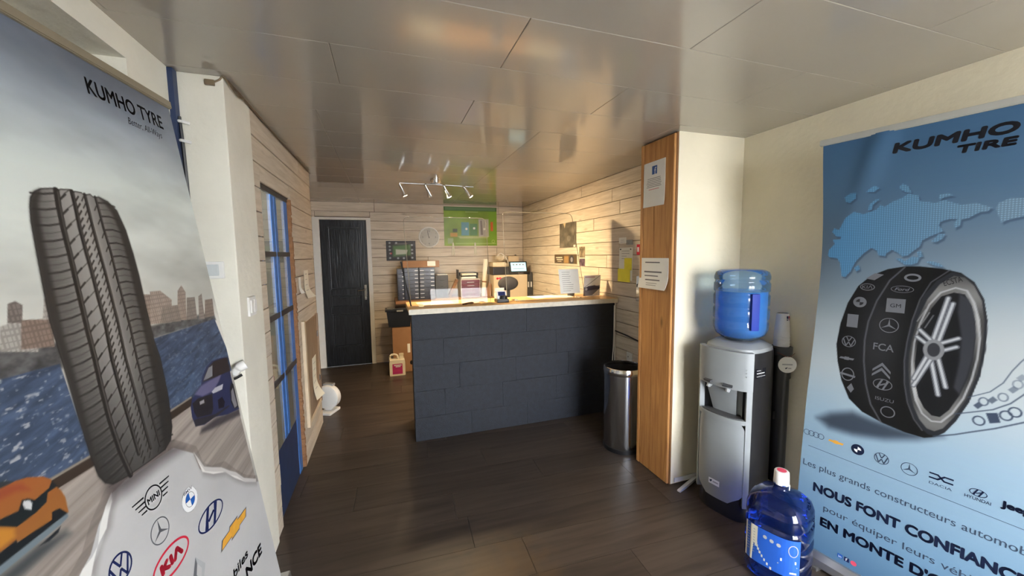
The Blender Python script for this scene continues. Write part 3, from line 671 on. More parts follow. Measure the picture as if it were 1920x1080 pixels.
# --- the city banner leaning on the left
TLa = np.array([-.826, .944, 2.109]); TRa = np.array([-.745, 1.79, 2.109]); BRa = np.array([-.50, 1.855, .05])
exa = (TRa-TLa)/np.linalg.norm(TRa-TLa); eva = (BRa-TRa)/np.linalg.norm(BRa-TRa); LA = float(np.linalg.norm(BRa-TRa)); WA = .85
na = np.cross(exa, eva); na /= np.linalg.norm(na); na = na if na[0] > 0 else -na
BA = np.array([(TLa+TRa)[0]/2+.18, 1.43, 0.])
ba = thing('roll_up_banner', 'tall banner printed with a big tyre tread over a city bay', 'banner', tuple(BA))
PA = flat(TLa-BA, exa, eva, na)
cv = Canvas(WA+.2, LA, .0024, u0=-.2)
A_ = PRINT_A; U, V = cv.U, cv.V
# sky
cl = cv.noise(.55, .22, 11, 5, du=-.35); t = np.clip(V/.85, 0, 1)
top = np.array([104,114,134])/255.; mid = np.array([168,174,172])/255.; low = np.array([178,176,170])/255.
sky = np.where((t < .4)[..., None], top+(mid-top)*(t/.4)[..., None], mid+(low-mid)*((t-.4)/.6)[..., None])
sky = sky*(.98+.42*np.clip((cl-.28)/.45, 0, 1))[..., None]
wm = np.clip((cv.noise(.4, .2, 31, 4)-.5)*3, 0, 1)[..., None]; sky = sky*(1-.12*wm)+wm*.12*np.array([.80, .72, .62])
cv.a[:] = sky
# shores and towers
sh = cv.noise(.02, .012, 5, 3)[..., None]
for k in ('shore_l', 'shore_r'): cv.fill(A_[k], np.array([92,92,94])/255.*(.6+.8*sh), soft=.012)
bc = [(130,120,116), (176,170,166), (142,124,114), (186,180,174), (158,142,132), (172,156,146), (166,150,140), (146,136,130), (154,144,138), (146,132,124), (150,138,130)]
for p, c in zip(A_['bld'], bc):
    st = ((np.mod(U, .009) < .0035) | (np.mod(V, .013) < .004))[..., None]*.14
    cv.fill(p, np.array(c)/255.*(1.02-st))
# water
wv = cv.noise(.05, .010, 21, 4, dv=.25); glint = np.clip((cv.noise(.012, .006, 77, 2)-.66)*7, 0, 1)
sea = np.array([66,80,104])/255.*(.72+.7*wv)[..., None]
gl_l = np.clip(1.3-U/.22, .3, 1)*np.clip((V-.6)/.15, 0, 1)
sea = sea*(1-.75*(glint*gl_l)[..., None])+.75*(glint*gl_l)[..., None]*np.array([.80, .80, .82])
for k in ('sea_l', 'sea_r'): cv.fill(A_[k], sea)
# quay, cars and torn paper
rd = cv.noise(.5, .012, 41, 4, dv=.18)[..., None]; road = np.array([160,150,144])/255.*(.8+.4*rd)
cv.fill(A_['road'], road)
for k in ('rail_l', 'rail_r'):
    cv.stroke(A_[k], .026, (62,52,46)); q = [(a, b-.014) for a, b in A_[k]]; cv.stroke(q, .006, (150,140,128))
cv.fill(A_['bc_shadow'], (60,56,62), .8, .02)
cv.fill(A_['bc_body'], lambda u, v: np.stack([.20+.13*np.clip((.92-v)*4, 0, 1)+0*u, .22+.13*np.clip((.92-v)*4, 0, 1)+0*u, .36+.16*np.clip((.92-v)*4, 0, 1)+0*u], -1))
cv.fill(A_['bc_hood'], (128,122,158), .75, .01); cv.fill(A_['bc_glass'], (54,48,50)); cv.fill(A_['bc_shield'], (150,150,158), .9)
cv.fill(A_['bc_grille'], (46,44,50)); cv.fill(A_['bc_intake'], (36,34,46)); cv.fill(A_['bc_low'], (54,52,60)); cv.fill(A_['bc_light'], (196,196,206)); cv.fill(A_['bc_logo'], (190,190,196), .8)
cv.fill(A_['bc_wheel'], (44,42,48)); cv.fill(A_['bc_rim'], (158,156,164), .8)
cv.fill(A_['oc_shadow'], (66,72,76), .9, .03)
cv.fill(A_['oc_body'], lambda u, v: np.stack([.72-.10*np.clip((v-.86)*5, -1, 1), .37+.03*np.clip((v-.96)*6, -.7, 1), .21+0*u], -1))
cv.fill(A_['oc_hood'], (150,70,52), .75, .015); cv.fill(A_['oc_roof'], (52,58,62)); cv.fill(A_['oc_grille'], (34,40,44)); cv.fill(A_['oc_low'], (32,36,40))
cv.fill(A_['oc_fog'], (206,142,56), .8, .012); cv.fill(A_['oc_skid'], (116,130,140)); cv.fill(A_['oc_tyre'], (40,44,48)); cv.fill(A_['oc_logo'], (212,214,216))
pn = cv.noise(.2, .2, 61, 4)[..., None]
cv.stroke(A_['paper'][:8], .05, (96,88,84), .30); cv.stroke(A_['paper'][11:], .05, (96,88,84), .30)
cv.fill(A_['paper'], np.array([200,200,202])/255.*(.94+.10*pn))
cv.fill([(a+.012, b+.006) for a, b in A_['torn_l']], (120,112,110), .5, .03); cv.fill([(a, b+.014) for a, b in A_['torn_r']], (120,112,110), .5, .03)
cv.fill(A_['torn_l'], (240,240,238), 1.); cv.fill(A_['torn_r'], (240,238,235), 1.)
cv.stroke([(a+.006, b+.012) for a, b in A_['torn_r'][:9]], .016, (150,146,146), .35)
cv.fill(A_['tshadow'], (70,62,64), .75, .06)
# tyre tread
def rub(u, v):
    x = (u-.17)/.305; g = .33+.22*np.exp(-((x-.45)/.28)**2)+.14*np.clip((.95-v)/.5, 0, 1)*np.exp(-((x-.6)/.3)**2)
    g = g*(1-.45*np.clip((v-.85)/.3, 0, 1)); return np.stack([g*1.0, g*.98, g*.965], -1)
cv.fill(A_['tyre'], rub)
gr = [np.array(A_['groove%d' % i]) for i in range(4)]
def gx(i, v): return np.interp(v, gr[i][:, 1], gr[i][:, 0])
v = .405; n = 0
while v < 1.13:
    dk = .9-.5*(v > 1.0); k = .85 if n % 2 == 0 else .4
    wd = .0046 if n % 2 == 0 else .0022
    cv.stroke([(gx(0, v)-.006, v-.004), (gx(0, v)-.035, v+.002), (gx(0, v)-.066, v+.004)], wd, (46,43,42), k)
    cv.stroke([(gx(0, v)-.004, v-.009), (gx(0, v)-.05, v-.003)], .002, (150,146,142), .35*k)
    cv.stroke([(gx(3, v)+.005, v+.002), (gx(3, v)+.03, v), (gx(3, v)+.06, v+.006)], wd, (46,43,42), k)
    if n % 2 == 0:
        cv.stroke([(gx(1, v)-.004, v-.02), (gx(1, v)-.022, v-.008), (gx(0, v)+.008, v+.006)], .0024, (58,54,52), .7)
        cv.stroke([(gx(0, v)+.006, v+.008), (gx(0, v)+.024, v-.006)], .005, (48,45,43), .85)
    cv.stroke([(gx(1, v)+.005, v+.006), (gx(1, v)+.016, v-.006)], .0045, (48,45,43), .85)
    cv.stroke([(gx(2, v)-.005, v-.008), (gx(2, v)-.014, v+.004)], .0035, (48,45,43), .8)
    if n % 2: cv.stroke([(gx(3, v)-.005, v-.006), (gx(3, v)-.014, v+.006)], .0035, (48,45,43), .8)
    v += .0185; n += 1
for i, wd in enumerate((.016, .0125, .010, .0085)):
    cv.stroke(A_['groove%d' % i], wd, (44,41,40)); cv.stroke([(a+wd*.22, b) for a, b in A_['groove%d' % i]], wd*.3, (96,92,90), .7)
cv.fill(A_['side_l'], (52,50,49), .85, .016); cv.fill(A_['side_r'], (50,48,47), .85, .016)
cv.stroke(A_['tyre']+A_['tyre'][:1], .003, (40,38,38), .8)
cv.sheet('printed_sheet', PA, ba, VINYL, gain=.92)
# rails and foot
Q = lambda u, v, d: tuple(PA(u, v, d))
def slab(P, u0, u1, v0, v1, d0, d1):
    bm = bmesh.new(); vs = [bm.verts.new(tuple(P(u, v, d))) for d in (d0, d1) for u, v in ((u0, v0), (u1, v0), (u1, v1), (u0, v1))]
    for f in ((0, 1, 2, 3), (7, 6, 5, 4), (0, 4, 5, 1), (1, 5, 6, 2), (2, 6, 7, 3), (3, 7, 4, 0)): bm.faces.new([vs[i] for i in f])
    bmesh.ops.bevel(bm, geom=bm.edges[:], offset=min(.003, abs(d1-d0)*.3), segments=2, affect='EDGES'); return bm
RAILM = mat('rail_taupe', (150,140,122), .5, metal=.2, var=.04)
obj('top_rail', slab(PA, -.204, WA+.004, -.024, .004, -.012, .010), RAILM, ba)
obj('support_pole', tube([Q(.42, .02, -.016), Q(.42, LA-.02, -.05)], .010), ALU, ba)
bm = slab(PA, -.215, WA+.015, LA-.065, LA+.0, -.06, .035); zmin = min(v.co.z for v in bm.verts)
obj('base_cassette', bm, ALU, ba)
for u in (-.08, .73):
    p = PA(u, LA, 0.); obj('foot', box(p[0]-.16, p[0]+.12, p[1]-.025, p[1]+.025, .0, .016, .004), ALU, ba)
d = Decal(PA); d.word('kumho_a', .470, .786, .097, .046, I_BLK, 0, .0012).build('lettering', ba, 'dark sans-serif heading under the top rail')
Decal(PA).word('better', .606, .765, .134, .022, I_BLK).build('lettering', ba, 'thin handwritten slogan')
Decal(PA).word('biles', .542, .655, 1.737, .034, I_BLK, 0, .0016).word('nce', .610, .755, 1.806, .046, I_BLK, 0, .003).build('lettering', ba, 'black slanted letters near the bottom')
def em(P, parent, label, fn, *a, **k):
    q = Decal(P); fn(q, *a, **k); return q.build('emblem', parent, label)
def e_mini(q, u, v):
    q.ring(u, v, .034, .034, .0042, I_BLK)
    for i, (l, y) in enumerate(((.074, -.021), (.067, -.008), (.060, .005), (.053, .018))):
        for s in (-1, 1): q.line((u+s*.032, v+y), (u+s*l, v+y), .0052, I_BLK, .0036)
    q.word('mini', u-.024, u+.024, v+.009, .018, I_BLK, 0, .0008)
em(PA, ba, 'winged round emblem', e_mini, .305, 1.240)
def e_bmw_l(q, u, v):
    e_bmw(q, u, v, .039, I_GREY, I_BLUE, I_WHITE); q.lift += .001; q.word('bm', u-.022, u+.022, v-.0262, .009, I_GREY)
em(PA, ba, 'round blue and white emblem', e_bmw_l, .436, 1.338)
em(PA, ba, 'navy oval emblem with slanted H', e_hyundai, .511, 1.453, .076, .039, I_NAVY, .006)
em(PA, ba, 'grey three-pointed star in ring', e_mercedes, .295, 1.339, .037, I_GREY, .0035)
em(PA, ba, 'gold bow-tie emblem', e_chevy, .615, 1.583, .104, I_GOLD, I_GREY)
em(PA, ba, 'navy round emblem with stacked letters', e_vw, .154, 1.330, .036, I_NAVY, .005)
em(PA, ba, 'red oval emblem', e_kia, .307, 1.442, .080, .042, I_RED)
em(PA, ba, 'silver diamond emblem', e_renault, .393, 1.565, .034, .052, I_LGREY, I_GREY)

# --- the world map banner on the right
RTb = np.array([2.0, 1.293, 2.052]); rd_ = np.array([.1, -.567, 0]); rd_ /= np.linalg.norm(rd_); rn_ = np.array([-rd_[1], rd_[0], 0])
KV = np.array([0, .2, .35, .55, .8, 1.0, 1.2, 1.6, 1.97]); KO = np.array([0, .025, .045, .055, .035, .012, -.015, -.045, -.06])
BB = np.array([2.06, 1.0, 0.]); WB, LB = .85, 1.975
_kv = np.linspace(0, 2, 401); _ko = np.interp(_kv, KV, KO); _kk = np.ones(41)/41; _ko = np.convolve(np.pad(_ko, 20, mode='edge'), _kk, 'valid')
def PB(u, v, dd=0.):
    off = np.interp(v, _kv, _ko)-dd
    fold = -.012*np.exp(-((np.asarray(u)-.215+.32*np.asarray(v))/.05)**2)*np.exp(-(np.asarray(v)/.30)**2)
    off = off+fold
    if np.ndim(u): return (RTb-BB)+np.outer(u, rd_)+np.outer(off, rn_)+np.outer(v, (0, 0, -1))
    return (RTb-BB)+u*rd_+off*rn_+v*np.array([0, 0, -1])
bb = thing('roll_up_banner', 'blue banner printed with a world map and a chrome-rimmed tyre', 'banner', tuple(BB))
cv = Canvas(WB, LB, .0026); B_ = PRINT_B; U, V = cv.U, cv.V
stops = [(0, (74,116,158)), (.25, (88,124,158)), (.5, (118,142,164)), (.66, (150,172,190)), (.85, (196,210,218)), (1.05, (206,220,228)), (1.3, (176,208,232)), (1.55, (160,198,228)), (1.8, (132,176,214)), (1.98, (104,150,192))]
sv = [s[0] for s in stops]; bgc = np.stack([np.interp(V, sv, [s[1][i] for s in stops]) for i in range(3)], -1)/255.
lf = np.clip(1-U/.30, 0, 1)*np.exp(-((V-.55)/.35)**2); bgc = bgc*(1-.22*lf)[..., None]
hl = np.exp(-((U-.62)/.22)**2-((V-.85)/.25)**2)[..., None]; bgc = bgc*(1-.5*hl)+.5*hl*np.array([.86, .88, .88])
cv.a[:] = bgc
dots = (.5+.5*np.cos(U*2*math.pi/.0078))*(.5+.5*np.cos(V*2*math.pi/.0078))
mc = np.clip(1-U/.75, .25, 1)[..., None]; mapc = np.array([100,176,236])/255.*mc+np.array([170,196,216])/255.*(1-mc)
mapc = mapc*(.74+.34*dots)[..., None]
for p in B_['map']:
    cv.fill([(a+.005, b+.008) for a, b in p], (50,72,98), .5, .008); cv.fill(p, mapc)
cv.fill(B_['shadow'], (52,62,78), .85, .05)
def br(u, v):
    x = np.clip((u-.095)/.45, 0, 1); g = .075+.12*np.exp(-((x-.32)/.18)**2)*np.exp(-((v-.88)/.25)**2); return np.stack([g, g*1.02, g*1.1], -1)
cv.fill(B_['tyre'], br)
cv.fill(B_['wall'], (44,46,52)); cv.fill(B_['wall_in'], lambda u, v: np.stack([np.clip(.30+.25*np.exp(-((v-.68)/.06)**2)+.2*np.exp(-((v-1.2)/.05)**2), 0, 1)+0*u]*3, -1))
for k, wd in (('line1', .006), ('line2', .004)): cv.stroke(B_[k], wd, (96,98,106), .9)
cv.fill(B_['rim'], lambda u, v: np.stack([.50+.35*np.sin(v*13+u*9)*np.sin(u*14)+0*u]*3, -1))
cv.stroke(B_['rim']+B_['rim'][:1], .006, (206,208,212), .8)
cv.fill(B_['rim_in'], (24,25,30)); cv.fill(B_['barrel'], (70,72,80), .8, .012)
for i in range(10):
    cv.stroke(B_['spoke%d' % i], .017, (120,124,132)); cv.stroke(B_['spoke%d' % i], .008, (214,218,224))
hu, hv = B_['hub'][0]; cv.oval(hu, hv, .030, .042, (150,152,158)); cv.oval(hu, hv, .018, .028, (60,62,68))
for i in range(3): cv.stroke([(.355+.012*i, .80+.012*i), (.375+.012*i, .75+.01*i)], .004, (190,192,196), .6)
# track left by the tyre
for k, wd in (('track0', .005), ('track1', .004), ('track2', .003)): cv.stroke(B_[k], wd, (70,84,104), .85)
for i, (a, b) in enumerate(B_['tk']):
    k = 1-.1*i
    if i % 2: cv.oval(a, b, .011, .014, (84,98,118), .004, k)
    else: cv.fill([(a-.012, b+.004), (a, b-.014), (a+.012, b-.004), (a, b+.014)], (84,98,118), k)
for i, (a, b) in enumerate(B_['tk2']):
    if i == 1: cv.fill([(a-.018, b-.012), (a+.008, b-.022), (a+.018, b+.010), (a-.006, b+.022)], (66,80,102))
    else: cv.oval(a, b, .014, .016, (66,80,102), .0045)
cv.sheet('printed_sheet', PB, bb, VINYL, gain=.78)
obj('top_rail', slab(PB, -.012, WB+.012, -.022, .006, -.012, .010), mat('rail_grey', (176,176,170), .45, metal=.3), bb)
obj('support_pole', tube([tuple(PB(.42, .0, -.09)), tuple(PB(.42, LB-.02, -.09))], .010), ALU, bb)
bm = bmesh.new()
pr = [(-.055, .012), (-.06, .03), (-.035, .06), (-.005, .078), (.010, .076), (.028, .05), (.034, .02), (.028, .012)]
a = [bm.verts.new(tuple(PB(-.012, LB, q)*np.array([1, 1, 0])+np.array([0, 0, z+.004]))) for q, z in pr]; b = [bm.verts.new(tuple(PB(WB+.012, LB, q)*np.array([1, 1, 0])+np.array([0, 0, z+.004]))) for q, z in pr]
bm.faces.new(a[::-1]); bm.faces.new(b)
for i in range(len(pr)): j = (i+1) % len(pr); bm.faces.new((a[i], a[j], b[j], b[i]))
obj('base_cassette', bm, ALU, bb)
for u in (.10, .74):
    p = PB(u, LB, 0.); obj('foot', box(p[0]-.04, p[0]+.16, p[1]-.025, p[1]+.025, 0, .016, .004), ALU, bb)
Decal(PB).word('kumho_b', .246, .574, .098, .043, I_BLK, 0, .0036).word('tire', .428, .573, .140, .032, I_BLK, 0, .0028).build('lettering', bb, 'heavy black two-line heading')
Decal(PB).word('l1', .012, .748, 1.572, .030, I_SLATE).build('lettering', bb, 'first slate line of text')
Decal(PB).word('l2', .062, .702, 1.684, .046, I_DKBLU, 0, .0026).build('lettering', bb, 'first bold line of text')
Decal(PB).word('l3', .110, .678, 1.757, .030, I_SLATE).build('lettering', bb, 'second slate line of text')
Decal(PB).word('l4', .101, .700, 1.838, .045, I_DKBLU, 0, .0026).build('lettering', bb, 'second bold line of text')
Decal(PB).line((.027, 1.470), (.80, 1.486), .0018, I_SLATE).build('rule', bb)
em(PB, bb, 'four linked rings', e_audi, .045, 1.406, .0135, I_SLATE)
em(PB, bb, 'small gold bow-tie', e_chevy, .134, 1.408, .030, I_GOLD, I_GOLD)
em(PB, bb, 'black ringed roundel', e_bmw, .215, 1.407, .0235, I_DKBLU, I_DKBLU, I_WHITE, True)
em(PB, bb, 'slate roundel with stacked letters', e_vw, .297, 1.410, .0245, I_SLATE, .0025)
em(PB, bb, 'slate three-pointed star', e_mercedes, .384, 1.413, .0255, I_SLATE, .0022)
def e_dacia(q, u, v):
    for s in (-1, 1):
        q.line((u+s*.033, v-.011), (u+s*.008, v-.011), .006, I_DKBLU); q.line((u+s*.033, v+.007), (u+s*.008, v+.007), .006, I_DKBLU)
        q.line((u+s*.010, v-.012), (u, v-.002), .006, I_DKBLU); q.line((u+s*.010, v+.008), (u, v-.002), .006, I_DKBLU)
    q.word('dacia', u-.031, u+.031, v+.033, .010, I_SLATE)
em(PB, bb, 'angular linked emblem', e_dacia, .474, 1.408)
def e_hy(q, u, v): e_hyundai(q, u, v, .022, .014, I_DKBLU, .0022); q.word('hyundai', u-.032, u+.032, v+.030, .012, I_DKBLU)
em(PB, bb, 'small oval emblem over a word', e_hy, .569, 1.412)
Decal(PB).word('jeep', .622, .69, 1.432, .026, I_DKBLU, 0, .0018).build('lettering', bb, 'short dark word')
def icons(q):
    q.rect(.178, .197, 1.925, 1.945, I_BLUE); q.rect(.203, .222, 1.925, 1.945, I_NAVY); q.disc(.238, 1.935, .011, .011, I_PINK)
    q.lift += .0004; q.word('in', .182, .193, 1.942, .012, I_WHITE); q.word('f', .208, .216, 1.942, .014, I_WHITE)
em(PB, bb, 'three small social media icons', icons)
# emblems moulded on the tyre of the print
TLp, TRp = B_['tl'], B_['tr']; G_ = I_RAISED
def ebox(q, u, v, a, b): q.rect(u-a, u+a, v-b, v+b, G_)
def e_kia2(q, u, v): q.ring(u, v, .026, .016, .003, G_); q.word('kia', u-.018, u+.018, v+.007, .014, G_)
def e_bar(q, u, v): q.ring(u, v, .024, .03, .004, G_); q.line((u-.028, v), (u+.028, v+.006), .009, G_)
def e_dia(q, u, v): q.poly([(u-.014, v), (u, v-.024), (u+.012, v), (u+.002, v+.02)], G_)
def e_sl(q, u, v): q.poly([(u-.03, v+.01), (u, v-.016), (u+.03, v-.01), (u, v+.016)], G_)
def e_ford(q, u, v): q.ring(u, v, .036, .015, .002, G_); q.word('ford', u-.024, u+.024, v+.006, .012, G_)
def e_gm(q, u, v): ebox(q, u, v, .03, .03); q.lift += .0004; q.word('gm', u-.017, u+.017, v+.008, .016, I_BLK)
def e_chev2(q, u, v):
    for k in (0, .022): q.poly([(u-.03, v+.012+k), (u, v-.022+k), (u+.03, v+.012+k), (u+.03, v+.022+k), (u, v-.008+k), (u-.03, v+.022+k)], G_)
for (u, v), fn in zip(TLp, (e_sl, e_kia2, lambda q, u, v: e_bmw(q, u, v, .024, G_, BLACK, G_), lambda q, u, v: ebox(q, u, v, .02, .03), lambda q, u, v: e_vw(q, u, v, .026, G_, .003), lambda q, u, v: e_chevy(q, u, v, .028, G_, G_), e_bar, e_dia)):
    em(PB, bb, 'grey emblem moulded on the printed tyre tread', fn, u, v)
for (u, v), fn in zip(TRp, (lambda q, u, v: q.ring(u, v, .026, .017, .008, G_), e_ford, e_gm, lambda q, u, v: e_mercedes(q, u, v, .032, G_, .003), lambda q, u, v: q.word('fca', u-.034, u+.034, v+.014, .03, G_), e_chev2, lambda q, u, v: e_hyundai(q, u, v, .032, .024, G_, .003), lambda q, u, v: q.word('isuzu', u-.03, u+.03, v+.008, .014, G_), lambda q, u, v: q.ring(u, v, .024, .024, .004, G_))):
    em(PB, bb, 'grey emblem moulded on the printed tyre tread', fn, u, v)
Decal(PB).word('ecsta', B_['ecsta'][0][0], B_['ecsta'][1][0], B_['ecsta'][0][1]-.004, .022, I_BLK, .42).build('lettering', bb, 'slanted word on the printed tyre wall')

# ------------------------------------------------------------------ reception counter
X0, X1, CY = .18, 2.098, 3.14
NAVY = mat('navy_block_paint', (23,29,41), .55, var=.3, scale=26, bump=.5, bscale=150)
ct = thing('reception_counter', 'navy painted block counter with pale wooden worktop', 'counter', (1.13, 3.3, 0))
O = lambda x, y, z: (x-1.13, y-3.3, z)
def cbox(x0, x1, y0, y1, z0, z1, bev=0.): return box(x0-1.13, x1-1.13, y0-3.3, y1-3.3, z0, z1, bev)
obj('core', cbox(X0+.006, X1-.004, CY+.006, CY+.16, 0, 1.075), mat('navy_joint', (26,30,40), .7), ct)
rows = [(0, .2, (.655, 1.175, 1.69)), (.2, .425, (.43, .943, 1.465)), (.425, .64, (.56, 1.072, 1.59)), (.64, .86, (.43, .943, 1.465)), (.86, 1.078, (.655, 1.175, 1.69))]
rb = random.Random(5)
for z0, z1, js in rows:
    xs = [X0]+list(js)+[X1]
    for a, b in zip(xs, xs[1:]):
        bm = cbox(a+.0006, b-.0006, CY+rb.uniform(-.0015, .001), CY+.155, z0+.0006, z1-.0006, .003)
        obj('block', bm, NAVY, ct)
wt = obj('worktop', cbox(X0-.02, X1+.0, CY-.03, 3.62, 1.080, 1.122, .004), wood('worktop_wood', (196,150,92), (226,184,124), 'x', .35, tone=.03, knots=.3, bump=.05), ct)
obj('edge_strip', cbox(X0-.022, X1, CY-.042, CY-.030, 1.078, 1.120, .002), mat('edge_white', (214,206,190), .6, var=.1, scale=30), ct)
obj('inner_panel', cbox(X0+.02, X0+.05, CY+.17, 3.60, 0, 1.08), NAVY, ct)
obj('side_strip', cbox(2.086, 2.096, CY-.006, CY+.0, .005, 1.075), WHITE, ct)
WT = 1.122

# screens standing on the counter
PLEX = clear('acrylic', (.985, .988, .985), .015, 1.2, .008, (220,220,215))
def screen(label, pts, y, extra=None):
    cx = sum(p[0] for p in pts)/len(pts)
    t = thing('acrylic_screen', label, 'screen', (cx, y, WT+.0015)); tl = extra or 0.
    # rounded top corners
    P = []
    for i, (x, z) in enumerate(pts):
        if i < 2: P.append((x, z)); continue
        p = Vector((x, z)); a = Vector(pts[i-1]); b = Vector(pts[(i+1) % len(pts)]); r = .05
        q0 = p+(a-p).normalized()*r; q1 = p+(b-p).normalized()*r
        for k in range(6):
            s = k/5; P.append(tuple(q0*(1-s)**2+p*2*s*(1-s)+q1*s*s))
    obj('sheet', prism(P, .005, lambda a, b, d: (a-cx, d+(b-WT)*tl, b-WT)), PLEX, t)
    obj('edge', tube([(P[k][0]-cx, .0025+(P[k][1]-WT)*tl, P[k][1]-WT+.003) for k in list(range(1, len(P)))+[0]], .0028, 5), clear('acrylic_edge', (.85, .85, .82), .1, 1.3, .4, (214,206,188)), t)
    for x in (pts[0][0]+.08, pts[1][0]-.08): obj('foot', box(x-cx-.02, x-cx+.02, -.07, .075, 0, .008, .002), PLEX, t)
    return t
s1 = screen('clear acrylic screen at the door end of the counter', [(.19, WT+.001), (.89, WT+.001), (.885, 1.88), (.155, 1.88)], 3.30, .14)
obj('bracket', tube([(.12-.53, .02, .38), (.155-.53, .015, .17), (.19-.53, .01, .0)], .007, 6), BLACK, s1)
screen('clear acrylic screen at the plank wall end of the counter', [(1.05, WT+.001), (1.86, WT+.001), (1.75, 1.94), (1.04, 1.94)], 3.31, .10)
# things on the worktop
def page(name, label, cat, o, ex, ey, n, wd, ht, draw, t=.0012, m=None, parent=None, curl=0., cat_group=None):
    """a sheet of paper with print; o is the top left corner"""
    o = np.array(o, float); ex = np.array(ex, float); ey = np.array(ey, float); n = np.array(n, float)
    th = thing(name, label, cat, tuple(o), 0., cat_group)
    def P(u, v, d=0.):
        u = np.asarray(u, float); v = np.asarray(v, float)
        c = curl*(np.clip((v/ht-.55)/.45, 0, 1)**2)*(.4+.6*u/wd)+d
        if u.ndim: return np.outer(u, ex)+np.outer(v, ey)+np.outer(c, n)
        return u*ex+v*ey+c*n
    nu, nv = 6, 10; vs = []; fs = []
    for d in (0., t):
        for j in range(nv+1):
            for i in range(nu+1): vs.append(tuple(P(wd*i/nu, ht*j/nv, d)))
    S = (nu+1)*(nv+1)
    for j in range(nv):
        for i in range(nu):
            a = j*(nu+1)+i; fs.append((a, a+1, a+nu+2, a+nu+1)); fs.append(tuple(S+k for k in (a+nu+1, a+nu+2, a+1, a)))
    per = [i for i in range(nu+1)]+[(nu+1)*(j+1)-1 for j in range(1, nv+1)]+[nv*(nu+1)+i for i in range(nu-1, -1, -1)]+[(nu+1)*j for j in range(nv-1, 0, -1)]
    for a, b in zip(per, per[1:]+per[:1]): fs.append((a, a+S, b+S, b))
    me = bpy.data.meshes.new('sheet'); me.from_pydata(vs, [], fs); me.update(); obj('sheet', me, m or PAPER, th)
    if draw:
        q = Decal(P); q.lift = t+.0006; draw(q); q.build('print', th)
    return th
def text_rows(q, u0, u1, v0, v1, n, m=INKG, w=.0028, seed=1, centred=True):
    r = random.Random(seed)
    for i in range(n):
        v = v0+(v1-v0)*i/max(1, n-1); l = (u1-u0)*r.uniform(.62, 1.); c = (u0+u1)/2
        a = c-l/2 if centred else u0; q.line((a, v), (a+l, v), w, m)

def d_sheet(q): text_rows(q, .03, .15, .03, .21, 10, INKG, .003, 4, False)
page('notice_sheet', 'white printed sheet taped to the acrylic screen', 'paper', (1.578, 3.332, 1.402), (1, 0, .0), (.06, -.10, -1), (0, -1, .1), .212, .235, d_sheet)
lf = thing('leaflet_stand', 'standing white leaflet with a grey car photo on the counter', 'leaflet', (1.95, 3.33, WT))
PLf = flat((-.095, -.01, .212), (1, 0, 0), (0, .10, -1), (0, -1, -.1))
cvs = Canvas(.185, .208, .004, (232,233,236)); cvs.a[:] = .97; cvs.fill([(.0, .12), (.185, .10), (.185, .13), (.10, .20), (0, .208)], (132,132,142)); cvs.fill([(.01, .13), (.05, .108), (.12, .10), (.18, .115), (.178, .14), (.02, .155)], (78,74,88)); cvs.oval(.03, .138, .014, .014, (200,200,206))
cvs.stroke([(.0, .125), (.185, .0)], .003, (60,60,80)); cvs.fill([(.01, .012), (.12, .012), (.12, .02), (.01, .02)], (170,90,120), .7); cvs.fill([(.10, .208), (.185, .15), (.185, .208)], (236,236,240))
cvs.sheet('leaflet', PLf, lf, print_mat('glossy_print', .3), .002)
obj('stand', prism([(0, 0), (.10, 0), (.012, .15)], .06, lambda a, b, d: (-.03+d, .014+a, b)), clear('stand_acrylic', (.9, .9, .9), .03, 1.45, .1), lf)
pp = thing('pen_pot', 'small dark mesh pen pot with pens on the counter', 'pen pot', (1.785, 3.47, WT))
obj('cup', lathe([(0, 0), (.036, 0), (.040, .09), (.036, .09), (.033, .005), (0, .005)], 20), DKGREY, pp, True, 40)
for i, (a, b, m) in enumerate(((.012, .02, BLACK), (-.015, .012, BLUEP), (.018, -.016, WHITEP), (-.01, -.02, I_RED))): obj('pen', tube([(a*.3, b*.3, .008), (a*1.6, b*1.6, .145)], .004, 6), m, pp)
tm = thing('card_terminal', 'small black and white card reader at the counter edge', 'terminal', (.985, 3.27, WT))
obj('base', box(-.055, .055, -.05, .06, 0, .03, .008), BLACK, tm); obj('body', box(-.045, .045, -.02, .075, .028, .10, .012, Matrix.Rotation(math.radians(-18), 4, 'X')), WHITEP, tm)
obj('screen', box(-.032, .032, -.026, -.018, .055, .09, .001, Matrix.Rotation(math.radians(-18), 4, 'X')), I_NAVY, tm)
obj('key_pad', lathe([(0, .03), (.036, .03), (.030, .058), (0, .062)], 18, M=Matrix.Translation((.012, -.02, 0))), BLACK, tm, True, 40); obj('card', box(-.05, .04, .05, .056, .09, .125, .001), PAPERC, tm)
for (x, y, a), lb in zip(((.64, 3.22, .5), (.70, 3.27, -.3)), ('dark brown marker on the worktop nearer the counter edge', 'dark brown marker on the worktop further from the edge')):
    t = thing('marker_pen', lb, 'pen', (x, y, WT), a); obj('barrel', tube([(-.03, 0, .007), (.012, 0, .007), (.026, 0, .007)], [.006, .007, .004], 8), mat('brown_plastic', (70,44,30), .4), t); obj('clip', box(-.01, .024, -.002, .002, .012, .015), BLACK, t)
for i, (x, y, a, lb) in enumerate(((1.50, 3.50, .1, 'loose white sheet on the worktop behind the acrylic screen'), (1.62, 3.46, -.25, 'second loose sheet overlapping on the worktop near the pen pot'), (.40, 3.44, .05, 'white sheet lying on the worktop at the door end'))):
    t = thing('paper_sheet', lb, 'paper', (x, y, WT+.0005+.0016*(i == 1)), a); obj('sheet', box(-.15, .15, -.105, .105, 0, .0012), PAPER if i < 2 else PAPERC, t)
